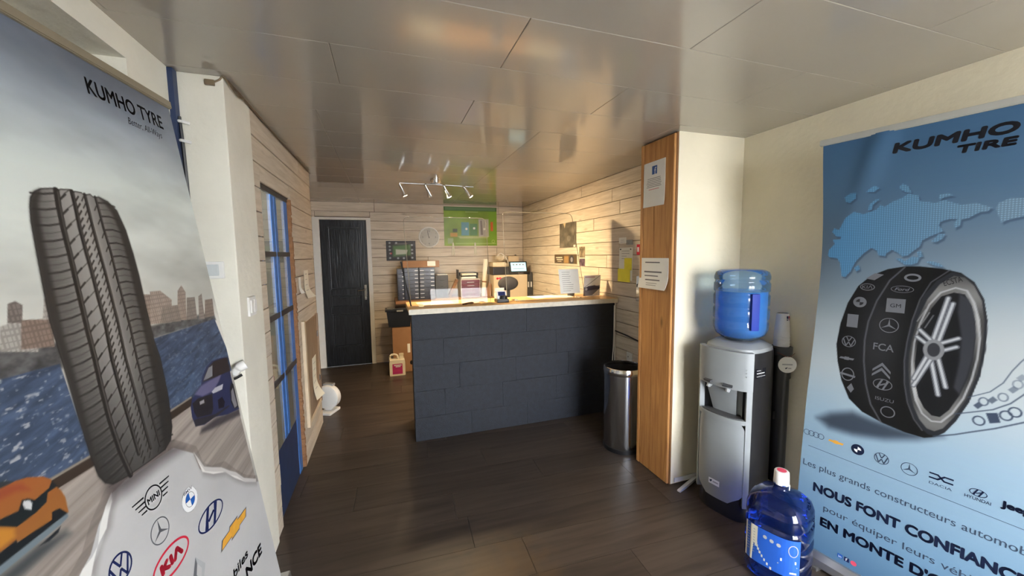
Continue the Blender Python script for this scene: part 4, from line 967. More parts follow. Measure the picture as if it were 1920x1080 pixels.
cb = tag(obj('cable', tube(curve_pts([(2.075, 3.128, 1.05), (2.072, 3.124, .85), (2.065, 3.12, .66), (2.045, 3.105, .5), (2.05, 3.10, .35), (2.07, 3.11, .2), (2.06, 3.12, .01)]), .005, 6), WHITEP), 'thin white cable hanging down the wall end of the counter', 'cable')

# ------------------------------------------------------------------ office behind the counter
DKZ = .95
dk = thing('back_desk', 'long wooden desk along the back wall', 'desk', (.80, 5.44, 0))
DW = wood('desk_wood', (120,84,54), (158,116,78), 'x', .45, tone=.04, knots=.3)
obj('desk_top', box(-.70, .65, -.27, .305, DKZ-.035, DKZ, .003), DW, dk)
for x in (-.22, .60): obj('leg', box(x-.02, x+.02, -.25, .29, 0, DKZ-.036, .003), DKGREY, dk)
def shelfbox(name, label, cat, x0, x1, y0, y1, z0, z1): return thing(name, label, cat, ((x0+x1)/2, (y0+y1)/2, z0))
# drawer tower: three columns of drawers
DRB = mat('drawer_navy', (34,38,54), .35, var=.12); DRF = mat('drawer_front', (54,58,76), .3, var=.15, scale=30); LBL = mat('label_white', (214,216,222), .5)
for (x0, x1, lb, nr) in ((.137, .222, 'narrow navy drawer tower nearest the black door', 7), (.226, .418, 'navy drawer tower under the carton, left of its pair', 8), (.424, .637, 'navy drawer tower with silver labels beside the grey box', 8)):
    t = thing('drawer_tower', lb, 'drawer unit', ((x0+x1)/2, 5.42, DKZ), 0, 'drawer towers on the back desk'); hw = (x1-x0)/2; H_ = .44 if nr == 8 else .425
    obj('body', box(-hw, hw, -.11, .17, 0, H_, .004), DRB, t)
    for k in range(nr):
        z0 = .012+k*(H_-.02)/nr; z1 = z0+(H_-.02)/nr-.008
        dr = obj('drawer', box(-hw+.008, hw-.008, -.122, -.105, z0, z1, .003), DRF, t)
        obj('label_holder', box(hw*.45, hw*.9, -.126, -.121, z0+.014, z0+.024), LBL, dr)
        if x0 > .4: obj('label_holder', box(-hw*.9, -hw*.4, -.126, -.121, z0+.014, z0+.022), LBL, dr)
def carton(name, label, loc, w, d, h, m=CARD, extra=None, cat='box'):
    t = thing(name, label, cat, loc); obj('body', box(-w/2, w/2, -d/2, d/2, 0, h-.004, .003), m, t)
    for s in (-1, 1): obj('flap', box(-w/2+.001, w/2-.001, s*d/4-d/4+.001, s*d/4+d/4-.001, h-.004, h, .001), m, t)
    obj('tape', box(-w/2-.001, w/2+.001, -.02, .02, h-.0005, h+.0006), mat('tape', (190,150,104), .3), t)
    return t
t = carton('cardboard_box', 'flat cardboard box lying on top of the drawer towers', (.455, 5.42, DKZ+.4405), .485, .30, .09)
obj('label', box(.08, .19, -.1515, -.1502, .018, .085), PAPER, t)
t = carton('grey_file_box', 'dark grey file box beside the drawer towers', (.728, 5.42, DKZ), .175, .28, .325, DKGREY)
obj('slot', box(-.03, .03, -.142, -.139, .25, .262), BLACK, t); obj('slot', box(-.02, .02, -.142, -.139, .17, .178), BLACK, t)
t = thing('paper_stack', 'loose papers on top of the dark grey file box', 'papers', (.735, 5.42, DKZ+.327)); obj('sheet', box(-.06, .08, -.1, .1, 0, .012, .001), PAPER, t); obj('sheet', box(-.04, .06, -.11, .08, .0125, .018), GREYP, t)
t = thing('wooden_plank', 'short plank leaning beside the burgundy drawers', 'plank', (.84, 5.42, DKZ)); obj('board', box(-.02, .02, -.03, .03, .012, .28, .002, Matrix.Rotation(math.radians(26), 4, 'Y')), DW, t)
t = thing('desk_organiser', 'burgundy desk drawer unit with pale frame', 'drawer unit', (1.135, 5.42, DKZ)); BUR = mat('burgundy', (104,46,66), .4, var=.12)
obj('body', box(-.14, .14, -.12, .15, 0, .262, .004), mat('pale_grey_frame', (196,192,190), .5), t)
for k in range(5):
    dr = obj('drawer', box(-.13, .13, -.128, -.115, .012+k*.048, .012+k*.048+.044, .003), BUR, t); obj('handle', box(-.05, .05, -.134, -.128, .02+k*.048, .026+k*.048), LBL, dr)
t = thing('letter_tray', 'grey letter trays stacked on the burgundy drawers', 'tray', (1.12, 5.42, DKZ+.2625))
for k in range(2):
    z = k*.045; bm = bmesh.new(); bx(bm, -.13, .13, -.12, .13, z, z+.006); bx(bm, -.13, -.125, -.12, .13, z, z+.044); bx(bm, .125, .13, -.12, .13, z, z+.044); bx(bm, -.13, .13, .125, .13, z, z+.044); obj('tray', bm, DKGREY if k else GREYP, t)
obj('papers', box(-.11, .10, -.10, .11, .0065, .030), PAPER, t); obj('papers', box(-.10, .11, -.09, .11, .0515, .075), PAPERC, t); obj('back_stop', box(-.145, -.135, -.05, .12, 0, .13, .003), DKGREY, t)
t = thing('poster_tube', 'long cream paper roll standing beside the copier', 'paper roll', (1.345, 5.40, DKZ)); obj('roll', lathe([(0, 0), (.034, 0), (.034, .54), (.022, .54), (.022, .50), (0, .50)], 20, M=Matrix.Rotation(math.radians(5), 4, 'Y')), PAPERC, t, True, 40); obj('band', lathe([(.0348, .20), (.0348, .22)], 20, M=Matrix.Rotation(math.radians(5), 4, 'Y')), CARD, t)
t = thing('cardboard_scrap', 'tan cardboard offcut leaning by the copier', 'cardboard', (1.41, 5.33, DKZ)); obj('sheet', prism([(-.045, 0), (.035, 0), (.05, .16), (.015, .22), (-.02, .12)], .006, lambda a, b, d: (a, d+b*.12, b)), CARD, t); obj('fold', prism([(-.045, 0), (-.02, .12), (-.028, .12), (-.05, 0)], .02, lambda a, b, d: (a, d+b*.12, b)), CARD, t)
t = thing('envelope', 'flat manila envelope on the back desk', 'envelope', (.82, 5.24, DKZ)); obj('pouch', box(-.20, .18, -.05, .05, 0, .008, .001), mat('manila', (206,160,104), .7), t); obj('flap', box(-.20, -.14, -.049, .049, .008, .0092), mat('manila_dark', (186,140,88), .7), t)
# copier
cpY = 5.50
cp_ = thing('photocopier', 'large beige photocopier with tilted touch screen', 'photocopier', (1.74, cpY, 0)); BEI = mat('copier_beige', (222,206,180), .5, var=.02)
obj('cabinet', box(-.265, .255, -.22, .23, .03, 1.255, .012), BEI, cp_)
for z0, z1 in ((.10, .34), (.36, .60), (.62, .86)): dr = obj('paper_drawer', box(-.255, .245, -.232, -.218, z0, z1, .006), BEI, cp_); obj('grip', box(-.10, .09, -.236, -.231, z1-.05, z1-.03), GREYP, dr)
obj('front_door', box(-.255, .245, -.228, -.219, .88, 1.04, .004), BEI, cp_); obj('output_bay', box(-.27, .12, -.21, .22, 1.2555, 1.37, .01), mat('copier_black', (40,40,44), .35), cp_)
obj('scanner_lid', box(-.265, -.06, -.19, .22, 1.3705, 1.44, .02), BEI, cp_); obj('rear_block', box(-.06, .25, .02, .22, 1.2555, 1.42, .02), BEI, cp_)
SCR = mat('lit_screen', (176,226,240), .3, emit=.9)
T_ = Matrix.Translation((.115, -.21, 1.365)) @ Matrix.Rotation(math.radians(-18), 4, 'X')
pn = obj('control_panel', box(-.14, .14, -.012, .012, -.085, .085, .008, T_), BLACK, cp_)
obj('screen', box(-.118, .118, -.0145, -.011, -.066, .066, .002, T_), SCR, pn)
q = Decal(lambda u, v, dd=0.: tuple(T_ @ Vector((u-.118, -.0152-dd, .066-v)))); 
for k in range(4): q.rect(.03+k*.05, .055+k*.05, .022, .044, I_LGREY)
q.rect(.03, .20, .09, .097, I_LGREY); q.build('icons', pn)
q = Decal(lambda u, v, dd=0.: (-.24+u, -.2205-dd, 1.225-v)); q.disc(.03, .02, .018, .016, I_RED).disc(.07, .018, .022, .016, I_PINK).build('sticker', cp_)
for x in (-.22, .21):
    for y in (-.18, .18): obj('caster', lathe([(0, 0), (.022, 0), (.022, .03), (0, .03)], 12, M=Matrix.Translation((x, y, 0))), BLACK, cp_)
t = thing('crumpled_bag', 'crumpled clear plastic bag lying on the copier lid', 'plastic bag', (1.66, 5.52, 1.4405))
bm = bmesh.new(); bmesh.ops.create_icosphere(bm, subdivisions=3, radius=.1); rr = random.Random(9)
for v in bm.verts: v.co = Vector((v.co.x*.9, v.co.y*1.0, (v.co.z+.1)*.55))*(1+.22*(rr.random()-.5)); v.co.z = max(0, v.co.z)
obj('bag', bm, mat('bag_plastic', (206,196,178), .3, var=.15), t); obj('handle', tube(curve_pts([(-.08, 0, .06), (-.02, -.05, .13), (.05, -.10, .06), (.07, -.14, -.02)]), .006, 6), WHITEP, t)
t = thing('parcel', 'beige wrapped parcel on the back of the copier', 'parcel', (1.86, 5.60, 1.4205)); obj('wrap', box(-.09, .09, -.09, .09, 0, .11, .03), mat('parcel_beige', (216,196,166), .6), t, True, 40); obj('knob', lathe([(0, 0), (.02, .004), (.016, .014), (0, .018)], 12, M=Matrix.Translation((.05, -.03, .11))), BLACK, t)
t = thing('binder_rack', 'dark binders standing in a rack at the office corner', 'binder rack', (2.045, 5.44, 0)); obj('cabinet', box(-.045, .05, -.15, .15, 0, .93, .004), DW, t)
for k in range(2): b = obj('binder', box(-.045+k*.045, -.003+k*.045, -.13, .13, .9305, 1.25+.03*k, .004), DKGREY, t); obj('spine_label', box(-.035+k*.045, -.012+k*.045, -.132, -.1295, 1.06, 1.14), LBL, b)
# chairs
def office_chair(label, loc, rz, back):
    t = thing('office_chair', label, 'chair', loc, rz, 'office chairs behind the counter'); FAB = mat('chair_fabric', (48,46,48), .85, bump=.3, bscale=200)
    sz = loc[2]
    obj('seat', lathe([(0, .70), (.19, .70), (.225, .725), (.21, .76), (.10, .772), (0, .772)], 28), FAB, t, True, 50)
    if back == 'oval':
        bm = lathe([(0, -.03), (.09, -.028), (.125, -.01), (.13, .005), (.11, .02), (0, .026)], 28, sx=1.0, sy=.66, M=Matrix.Translation((0, .17, 1.20)) @ Matrix.Rotation(math.radians(90), 4, 'X')); zt = 1.17
    else:
        bm = box(-.11, .11, .15, .20, .90, 1.10, .045); zt = 1.0
    obj('backrest', bm, FAB, t, True, 50)
    obj('back_post', box(-.02, .02, .165, .18, .70, zt, .004), BLACK, t)
    obj('gas_column', lathe([(0, .06), (.028, .06), (.028, .45), (.018, .45), (.018, .70), (0, .70)], 14), CHROME, t, True, 40)
    obj('foot_ring', tube([(.17*math.cos(k*math.pi/8), .17*math.sin(k*math.pi/8), .33) for k in range(17)], .008, 6), CHROME, t)
    for k in range(5):
        a = k*2*math.pi/5; c, s = math.cos(a), math.sin(a); l = obj('leg', tube([(c*.02, s*.02, .085), (c*.26, s*.26, .055)], [.022, .015], 8), BLACK, t)
        obj('caster', lathe([(0, 0), (.02, 0), (.022, .02), (.02, .045), (0, .045)], 10, M=Matrix.Translation((c*.255, s*.255, 0))), BLACK, l)
office_chair('tall office chair with an oval dark backrest in front of the copier', (1.405, 4.55, 0), math.radians(180), 'oval')
office_chair('office chair with a rounded square backrest beside the oval one', (1.60, 4.05, 0), math.radians(170), 'square')
# bin and boxes on the floor by the desk
t = carton('cardboard_box', 'brown cardboard box on the floor under the black crate', (.175, 5.30, 0), .26, .26, .615)
obj('paper_strip', box(.055, .09, -.1325, -.1302, .26, .38), PAPER, t); obj('hand_hole', lathe([(0, 0), (.02, 0), (0, .001)], 12, sy=1.5, M=Matrix.Translation((.10, -.1303, .12)) @ Matrix.Rotation(math.radians(90), 4, 'X')), BLACK, t)
t = thing('storage_crate', 'black plastic crate with clear lid standing on the cardboard box', 'crate', (.14, 5.28, .6165)); DKB = mat('crate_black', (26,30,40), .35)
obj('body', prism([(-.135, 0), (.135, 0), (.16, .215), (-.16, .215)], .24, lambda a, b, d: (a, d-.12, b)), DKB, t)
obj('rim', box(-.175, .175, -.135, .135, .205, .232, .006), DKB, t); obj('lid', box(-.15, .15, -.115, .115, .2325, .246, .006), clear('crate_lid', (.7, .74, .78), .1, 1.45, .35, (150,156,164)), t); obj('handle_label', box(-.03, .05, -.1375, -.1352, .205, .225), GREYP, t)
jg = thing('jerrycan', 'small white jerrycan with magenta label on the floor', 'jerrycan', (.09, 5.095, 0)); JM = mat('jug_white', (222,214,196), .45)
bm = bmesh.new(); pr = [(-.095, 0), (.095, 0), (.098, .02), (.098, .20), (.092, .235), (.085, .255), (.085, .275), (.045, .278), (.045, .258), (.02, .25), (.02, .215), (-.01, .19), (-.075, .19), (-.075, .235), (-.05, .25), (-.01, .25), (.0, .272), (-.03, .285), (-.08, .28), (-.098, .255), (-.1, .02)]
obj('body', prism([(-.095, 0), (.095, 0), (.098, .01), (.098, .17), (.09, .205), (-.09, .205), (-.098, .17), (-.098, .01)], .13, lambda a, b, d: (a, d-.065, b)), JM, jg)
obj('neck', lathe([(0, .205), (.03, .205), (.026, .25), (0, .25)], 16, M=Matrix.Translation((.055, 0, 0))), JM, jg, True, 40); obj('cap', lathe([(0, .25), (.03, .25), (.03, .275), (0, .275)], 16, M=Matrix.Translation((.055, 0, 0))), mat('cap_cream', (208,196,170), .5), jg)
obj('handle', tube(curve_pts([(.02, 0, .20), (.0, 0, .255), (-.045, 0, .27), (-.085, 0, .25), (-.088, 0, .19)]), .013, 8), JM, jg, True)
q = Decal(flat((-.062, -.0655, .158), (1, 0, 0), (0, 0, -1), (0, -1, 0))); q.rect(0, .125, 0, .135, mat('label_magenta', (178,46,110), .5)); q.lift += .0005; q.rect(.02, .115, .012, .026, LBL).rect(.04, .10, .032, .044, LBL).rect(.01, .09, .08, .083, I_PINK).rect(.01, .11, .095, .098, I_PINK).build('label', jg)
# track light under the ceiling
lt = thing('ceiling_spotlight', 'chrome bar light with four lit spots on the ceiling', 'ceiling light', (.495, 3.83, CH))
obj('ceiling_plate', lathe([(0, 0), (.052, 0), (.052, -.045), (.048, -.05), (0, -.05)], 24), CHROME, lt, True, 40)
obj('bar', tube([(-.345, -.03, -.060), (0, 0, -.055), (.375, .0, -.062)], .007, 8), CHROME, lt)
BULB = mat('lamp_glow', (255,238,205), .4, emit=60.)
for i, (x, dx, dy, dz) in enumerate(((-.335, .40, .15, -.86), (-.095, .45, .25, -.82), (.085, .45, .10, -.82), (.285, .62, .02, -.74))):
    dv = Vector((dx, dy, dz)).normalized(); p0 = Vector((x, -.015, -.085)); RT_ = dv.to_track_quat('-Z', 'Y').to_matrix().to_4x4()
    sp_ = obj('spot_head', lathe([(0, .02), (.014, .02), (.016, -.03), (.026, -.085), (.031, -.10), (.027, -.10), (.014, -.05), (0, -.05)], 20, M=Matrix.Translation(p0) @ RT_), CHROME, lt, True, 40)
    obj('arm', tube([(x, -.015, -.058), (x, -.015, -.09)], .005, 6), CHROME, lt)
    obj('bulb', lathe([(0, -.05), (.020, -.06), (.027, -.096), (.018, -.102), (0, -.104)], 16, M=Matrix.Translation(p0) @ RT_), BULB, sp_, True)
    ld = bpy.data.lights.new('spot_beam', 'SPOT'); ld.energy = 80; ld.color = (1., .74, .42); ld.spot_size = math.radians(155); ld.spot_blend = 1.; ld.shadow_soft_size = .03
    lo = bpy.data.objects.new('spot_beam', ld); COL.objects.link(lo); lo.parent = lt; lo.location = p0+dv*.115; lo.rotation_euler = dv.to_track_quat('-Z', 'Y').to_euler()

# ------------------------------------------------------------------ on the back wall
FB = BY-.016
ck = thing('wall_clock', 'round white wall clock left of the green poster', 'clock', (.62, FB, 1.82))
RX90 = Matrix.Rotation(math.radians(90), 4, 'X')
obj('case', lathe([(0, 0), (.148, 0), (.152, .012), (.150, .03), (.138, .034), (.134, .022), (0, .022)], 48, M=RX90), WHITEP, ck, True, 35)
obj('dial', lathe([(0, .0225), (.133, .0225), (.133, .0235), (0, .0235)], 40, M=RX90), mat('dial_grey', (182,180,174), .6), ck)
PC = flat((0, -.0238, 0), (1, 0, 0), (0, 0, -1), (0, -1, 0)); q = Decal(PC)
for k in range(12):
    a = math.radians(k*30); q.line((.112*math.sin(a), -.112*math.cos(a)), (.124*math.sin(a), -.124*math.cos(a)), .005, INKG)
for k, u, v in (('12', -.016, -.078), ('3', .085, .012), ('6', -.008, .104), ('9', -.10, .012)): q.word(k, u, u+(.03 if k == '12' else .016), v, .024, INKG)
q.build('numerals', ck)
q = Decal(PC); q.lift = .003; q.line((0, .012), (-.022, -.075), .007, INK, .004).line((0, .016), (-.026, -.11), .005, INK, .003).disc(0, 0, .007, .007, INK).build('hands', ck)
def canvas_poster(name, label, o, ex, ey, n, cvs, cat='poster', gain=1.):
    t = thing(name, label, cat, tuple(o)); cvs.sheet('print', flat((0, 0, 0), ex, ey, n), t, MATS.setdefault('poster_print', None) or POSTER, .0012, gain); return t
POSTER = print_mat('poster_print', .4)
MATS['poster_print'] = POSTER
bw = ((1, 0, 0), (0, 0, -1), (0, -1, 0))
c = Canvas(.82, .585, .006, (130,160,58)); nz = c.noise(.25, .2, 3, 3)[..., None]; c.a = c.a*(.82+.36*nz); c.fill([(0, 0), (.82, 0), (.82, .06), (0, .06)], (58,96,48))
for k in range(3): c.stroke([(.02, .014+k*.016), (.80, .014+k*.016)], .007, (150,180,140), .8)
c.stroke([(.33, .075), (.52, .075)], .006, (190,206,160)); c.fill([(.69, .06), (.82, .06), (.82, .585), (.69, .585)], (112,160,40), .5)
for (a, b, e, f, col) in ((.26, .23, .38, .43, (92,150,170)), (.39, .25, .51, .43, (74,122,70)), (.53, .18, .69, .45, (176,170,164)), (.72, .22, .76, .36, (206,96,50)), (.09, .39, .20, .45, (196,150,70)), (.13, .33, .20, .38, (70,80,60))): c.fill([(a, b), (e, b), (e, f), (a, f)], col, .95, .012)
for a, b in ((.34, .33), (.46, .32), (.62, .33)): c.oval(a, b, .018, .018, (226,226,216))
c.fill([(.56, .20), (.58, .20), (.60, .42), (.56, .42)], (120,112,112)); c.oval(.76, .52, .022, .022, (190,206,120), .006)
c.fill([(.20, .44), (.70, .44), (.66, .47), (.24, .475)], (196,196,150), .7, .02); c.stroke([(.17, .55), (.80, .55)], .008, (186,206,130)); c.fill([(.05, .47), (.135, .47), (.135, .555), (.05, .555)], (150,170,120))
canvas_poster('poster', 'bright green product poster under the spotlights', (.846, FB-.0015, 2.278), *bw, c)
c = Canvas(.41, .285, .005, (52,50,52)); c.fill([(.09, .07), (.34, .05), (.34, .21), (.09, .23)], (88,122,74), .9, .04); c.fill([(.13, .12), (.30, .13), (.28, .19), (.13, .20)], (190,192,178), .9, .02)
for a, b in ((.05, .03), (.14, .03), (.05, .08), (.05, .13), (.055, .18), (.05, .245), (.16, .25), (.36, .06), (.36, .13), (.36, .18), (.36, .245), (.24, .25)): c.oval(a, b, .016, .014, (190,196,198), 0, .75)
c.oval(.065, .18, .012, .012, (196,80,80)); c.stroke([(.12, .045), (.30, .04)], .010, (120,116,110)); c.stroke([(.13, .205), (.29, .205)], .004, (60,60,60)); c.stroke([(0, 0), (.41, 0), (.41, .285), (0, .285), (0, 0)], .008, (38,36,40))
canvas_poster('poster', 'dark framed poster with green centre beside the clock', (.012, FB-.0015, 1.767), *bw, c)
for x, lb in ((.975, 'white clothes peg hanging under the green poster, left one'), (1.315, 'white clothes peg hanging under the green poster, right one')):
    t = thing('peg_hook', lb, 'peg', (x, FB-.004, 1.74), 0, 'pegs under the green poster'); M_ = mat('peg_white', (214,212,190), .5)
    for s in (-1, 1): obj('arm', tube([(s*.004, -.004, 0), (s*.008, -.008, -.09), (s*.016, -.004, -.19)], [.006, .010, .006], 6), M_, t)
    obj('spring', lathe([(.012, -.004), (.012, .004)], 10, M=Matrix.Translation((0, -.008, -.10)) @ RX90), CHROME, t)

# ------------------------------------------------------------------ on the right office wall
FR = RX-.0165
rw = ((0, -1, 0), (0, 0, -1), (-1, 0, 0))
c = Canvas(.44, .30, .005, (100,94,84)); n1 = c.noise(.09, .09, 12, 5)[..., None]; c.a = c.a*(.5+1.0*n1); c.fill([(.10, 0), (.17, 0), (.14, .06)], (210,190,150)); c.oval(.25, .19, .05, .035, (150,146,136), 0, .5); c.fill([(.37, .27), (.42, .27), (.42, .295), (.37, .295)], (220,210,200))
canvas_poster('poster', 'grey-green aerial map pinned above the tyre advert', (FR, 4.385, 1.925), *rw, c)
c = Canvas(.61, .125, .004, (92,76,58)); c.oval(.48, .065, .055, .055, (58,56,62)); c.oval(.48, .065, .03, .03, (140,136,140)); c.fill([(.28, .02), (.40, .02), (.40, .11), (.27, .11)], (176,138,86), .8, .03); c.stroke([(.05, .04), (.22, .04)], .012, (226,216,196)); c.stroke([(.07, .065), (.24, .065)], .012, (214,204,184)); c.stroke([(.09, .088), (.20, .088)], .007, (206,196,170)); c.stroke([(0, .119), (.61, .119)], .010, (216,208,190))
canvas_poster('poster', 'wide brown tyre advert on the office plank wall', (FR, 4.54, 1.545), *rw, c)
c = Canvas(.13, .12, .005, (128,116,96)); n1 = c.noise(.03, .03, 5, 3)[..., None]; c.a *= (.5+n1); canvas_poster('photo_print', 'small grey-brown photo on the office wall, upper of two', (FR, 3.875, 1.628), *rw, c, 'photo')
c = Canvas(.12, .095, .005, (96,80,92)); n1 = c.noise(.03, .03, 8, 3)[..., None]; c.a *= (.5+n1); c.stroke([(0, .09), (.12, .09)], .008, (220,210,190)); canvas_poster('photo_print', 'small dark photo on the office wall, lower of two', (FR, 3.866, 1.495), *rw, c, 'photo')
YEL = mat('yellow_note', (232,222,60), .6)
t = page('wall_calendar', 'white card with yellow notes hanging beside the pine cladding', 'card', (FR-.001, 3.085, 1.60), (0, -1, 0), (0, .02, -1), (-1, 0, 0), .205, .30, lambda q: text_rows(q, .04, .16, .03, .10, 4, INKG, .003, 2, False), .002)
obj('yellow_note', box(-.0052, -.0032, -.195, -.085, -.205, -.095), YEL, t); obj('yellow_note', box(-.0085, -.0055, -.175, .012, -.315, -.195), YEL, t)
for y in (-.025, -.18): obj('pin', lathe([(0, 0), (.006, 0), (.006, .006), (0, .008)], 8, M=Matrix.Translation((-.003, y, -.015)) @ Matrix.Rotation(math.radians(-90), 4, 'Y')), BLACK, t)
page('note_card', 'small white note pinned above the yellow notes', 'card', (FR-.001, 3.095, 1.695), (0, -1, 0), (0, 0, -1), (-1, 0, 0), .115, .055, lambda q: text_rows(q, .015, .10, .025, .042, 2, INKG, .002, 3))
t = thing('key_hook', 'small grey hook plate beside the white note', 'hook', (FR, 2.93, 1.645)); obj('plate', box(-.006, 0, -.045, .045, -.02, .025, .002), GREYP, t); obj('hook', tube([(-.006, .0, -.005), (-.03, 0, -.012), (-.032, 0, .006)], .003, 6), CHROME, t)
t = thing('red_tag', 'small red plastic tag on the plank wall by the pine cladding', 'tag', (FR, 2.80, 1.58)); obj('plate', box(-.006, 0, -.022, .022, -.045, .045, .002), I_RED, t); obj('face', box(-.0075, -.006, -.012, .012, -.02, .02), LBL, t)
t = thing('metal_switch_plate', 'narrow steel switch plate on the plank wall near the pine', 'switch', (FR, 2.795, 1.24)); obj('plate', box(-.008, 0, -.022, .022, -.11, .11, .003), STEEL, t); obj('rocker', box(-.012, -.008, -.010, .010, .01, .04, .002), BLACK, t)
t = thing('wall_socket', 'white power socket low on the wall above the steel bin', 'socket', (FR, 2.90, .60)); obj('plate', box(-.010, 0, -.042, .042, -.042, .042, .004), WHITEP, t); obj('well', lathe([(.022, 0), (.020, -.006), (0, -.006)], 16, M=Matrix.Translation((-.0105, 0, 0)) @ Matrix.Rotation(math.radians(-90), 4, 'Y')), GREYP, t); obj('plug_pin', tube([(-.012, .008, 0), (-.02, .008, 0)], .003, 6), BLACK, t)
tag(obj('wall_cable', tube([(FR-.006, 3.13, .80), (FR-.006, 2.95, .79), (FR-.006, 2.79, .775), (FR-.006, 2.40, .75)], .0055, 6), BLACK), 'thin black cable along the plank wall behind the steel bin', 'cable')
# notices on the pine cladding
FP = 1.7265
fbB = mat('notice_blue', (52,92,158), .5)
def d_fb(q):
    q.rect(.085, .135, .03, .085, fbB); q.lift += .0005; q.word('f', .108, .126, .085, .045, I_WHITE); q.lift -= .0005
    text_rows(q, .03, .18, .11, .165, 6, INKG, .0035, 5); text_rows(q, .05, .16, .182, .185, 1, I_RED, .003, 6)
page('paper_notice', 'white notice with a blue square logo on the pine cladding', 'notice', (FP-.001, 2.258, 2.158), (0, -1, .0), (0, 0, -1), (-1, 0, 0), .212, .297, d_fb, .0015, PAPER, curl=.006)
def d_no(q):
    text_rows(q, .04, .24, .03, .034, 1, INKG, .008, 7); text_rows(q, .02, .27, .095, .098, 1, INKG, .010, 8); text_rows(q, .06, .2, .122, .124, 1, INKG, .007, 2); text_rows(q, .04, .25, .15, .152, 1, INKG, .008, 3); text_rows(q, .06, .22, .172, .185, 2, INKG, .003, 4)
page('paper_notice', 'white text notice with a curling corner lower on the pine cladding', 'notice', (FP-.001, 2.292, 1.515), (0, -1, 0), (0, 0, -1), (-1, 0, 0), .295, .21, d_no, .0015, PAPER, curl=.03)

# ------------------------------------------------------------------ left side details
FL = -.6175
page('paper_notice', 'long cream paper strip hung from the plank wall by the black door', 'notice', (FL+.003, 3.33, 1.445), (0, 1, 0), (0, .02, -1), (1, 0, 0), .17, .22, lambda q: text_rows(q, .02, .13, .03, .16, 4, INKG, .003, 4), .0015, PAPERC, curl=.05)
page('paper_scrap', 'small white torn paper taped to the plank wall beside the strip', 'paper', (FL+.003, 3.13, 1.40), (0, 1, 0), (0, .05, -1), (1, 0, 0), .07, .12, None, .0015, PAPER, curl=.03)
hp = thing('wall_hatch', 'wooden access panel with pale trim low in the plank wall', 'hatch', (FL, 3.45, .25)); HW = wood('hatch_ply', (140,116,94), (164,140,116), 'z', .6, tone=.02, knots=.1)
obj('panel', box(.0, .012, -.26, .26, .03, .79, .002), HW, hp); obj('trim', box(.0, .022, -.31, -.262, .0, .82, .003), mat('trim_cream', (214,196,170), .6), hp); obj('trim', box(.0, .020, .262, .29, .0, .80, .003), HW, hp); obj('trim', box(.0, .018, -.261, .261, .0, .028, .003), mat('trim_cream', (214,196,170), .6), hp)
for z in (.2, .6): obj('hinge', box(.012, .02, .235, .262, z, z+.05, .002), STEEL, hp)
page('paper_notice', 'cream sheet curling off the wooden access panel', 'notice', (FL+.014, 3.40, .72), (0, 1, 0), (0, -.1, -1), (1, 0, 0), .16, .34, lambda q: text_rows(q, .02, .13, .05, .26, 5, INKG, .003, 9), .0015, PAPERC, curl=.06)
ht = thing('fan_heater', 'round white plastic heater on a small foot by the plank wall', 'heater', (-.60, 4.08, 0), math.radians(-25))
obj('foot', box(-.05, .075, -.10, .08, 0, .025, .008), WHITEP, ht); obj('stem', box(-.03, .03, -.02, .04, .024, .10, .008), WHITEP, ht)
obj('drum', lathe([(0, -.05), (.10, -.05), (.118, -.03), (.12, .0), (.118, .03), (.10, .04), (0, .045)], 32, sx=1.0, M=Matrix.Translation((0, 0, .155)) @ Matrix.Rotation(math.radians(90), 4, 'X')), WHITEP, ht, True, 40)
obj('top_grip', box(-.05, .05, .0, .05, .262, .285, .006), GREYP, ht)
# pillar fittings
t = thing('junction_box', 'flat white junction box on the front of the white pillar', 'junction box', (-.70, 1.93, 1.50)); obj('cover', box(-.045, .045, -.016, 0, -.036, .036, .005), WHITEP, t); obj('lid', box(-.032, .028, -.020, -.0155, -.024, .024, .003), mat('lid_grey', (196,202,204), .5), t)
t = thing('light_switch', 'white double light switch on the side of the white pillar', 'switch', (-.61, 2.06, 1.325)); obj('plate', box(0, .010, -.045, .045, -.045, .045, .004), WHITEP, t)
for s in (-1, 1): obj('rocker', box(.010, .016, s*.02-.016, s*.02+.016, -.03, .03, .003), WHITEP, t)
t = thing('cable_gland', 'white plastic hook with a black cable on the pillar corner', 'cable hook', (-.615, 1.925, 1.065)); obj('holder', tube(curve_pts([(.012, -.006, .02), (-.012, -.014, .008), (-.03, -.012, -.014), (-.04, -.004, -.02)]), [.022]*9+[.018]*8+[.014]*8, 10), WHITEP, t, True)
obj('cable', tube(curve_pts([(-.002, -.012, -.025), (-.03, -.025, -.037), (-.06, -.03, -.036), (-.12, -.03, -.03)]), .006, 8), BLACK, t)
t = thing('cable_end', 'bare brown cable end with clip under the ceiling on the pillar', 'cable', (-.65, 1.928, 2.27)); obj('plug', box(-.022, .012, -.012, 0, -.014, .008, .003), mat('clip_brown', (120,104,82), .5), t); obj('wire', tube(curve_pts([(.01, -.006, .0), (.03, -.006, .012), (.042, -.004, .026), (.052, .03, .012), (.052, .12, .0), (.052, .2, .014)]), .0035, 6), mat('clip_brown', (120,104,82), .5), t)
tag(obj('ceiling_cable', tube([(-.60, 1.95, 2.29), (-.60, 2.25, 2.288), (-.607, 2.9, 2.286), (-.607, 3.82, 2.288)], .005, 6), mat('old_wire', (96,82,66), .6)), 'thin brown cable run along the top of the left plank wall', 'cable')
st = struct('trim_3', box(XL, XL+.018, 1.895, 1.929, .0, CH-.002), NAVYP, 'dark blue painted strip between the white pillar and the niche wall', 'trim')
cbp = thing('clipped_cable', 'black cable clipped to the white pillar beside the city banner', 'cable', (-.76, 1.925, 0))
obj('wire', tube([(-.005, -.008, 2.12), (.0, -.008, 2.0), (.004, -.008, 1.7), (.01, -.008, 1.2), (.012, -.008, .6), (.012, -.008, .03)], .006, 6), BLACK, cbp)
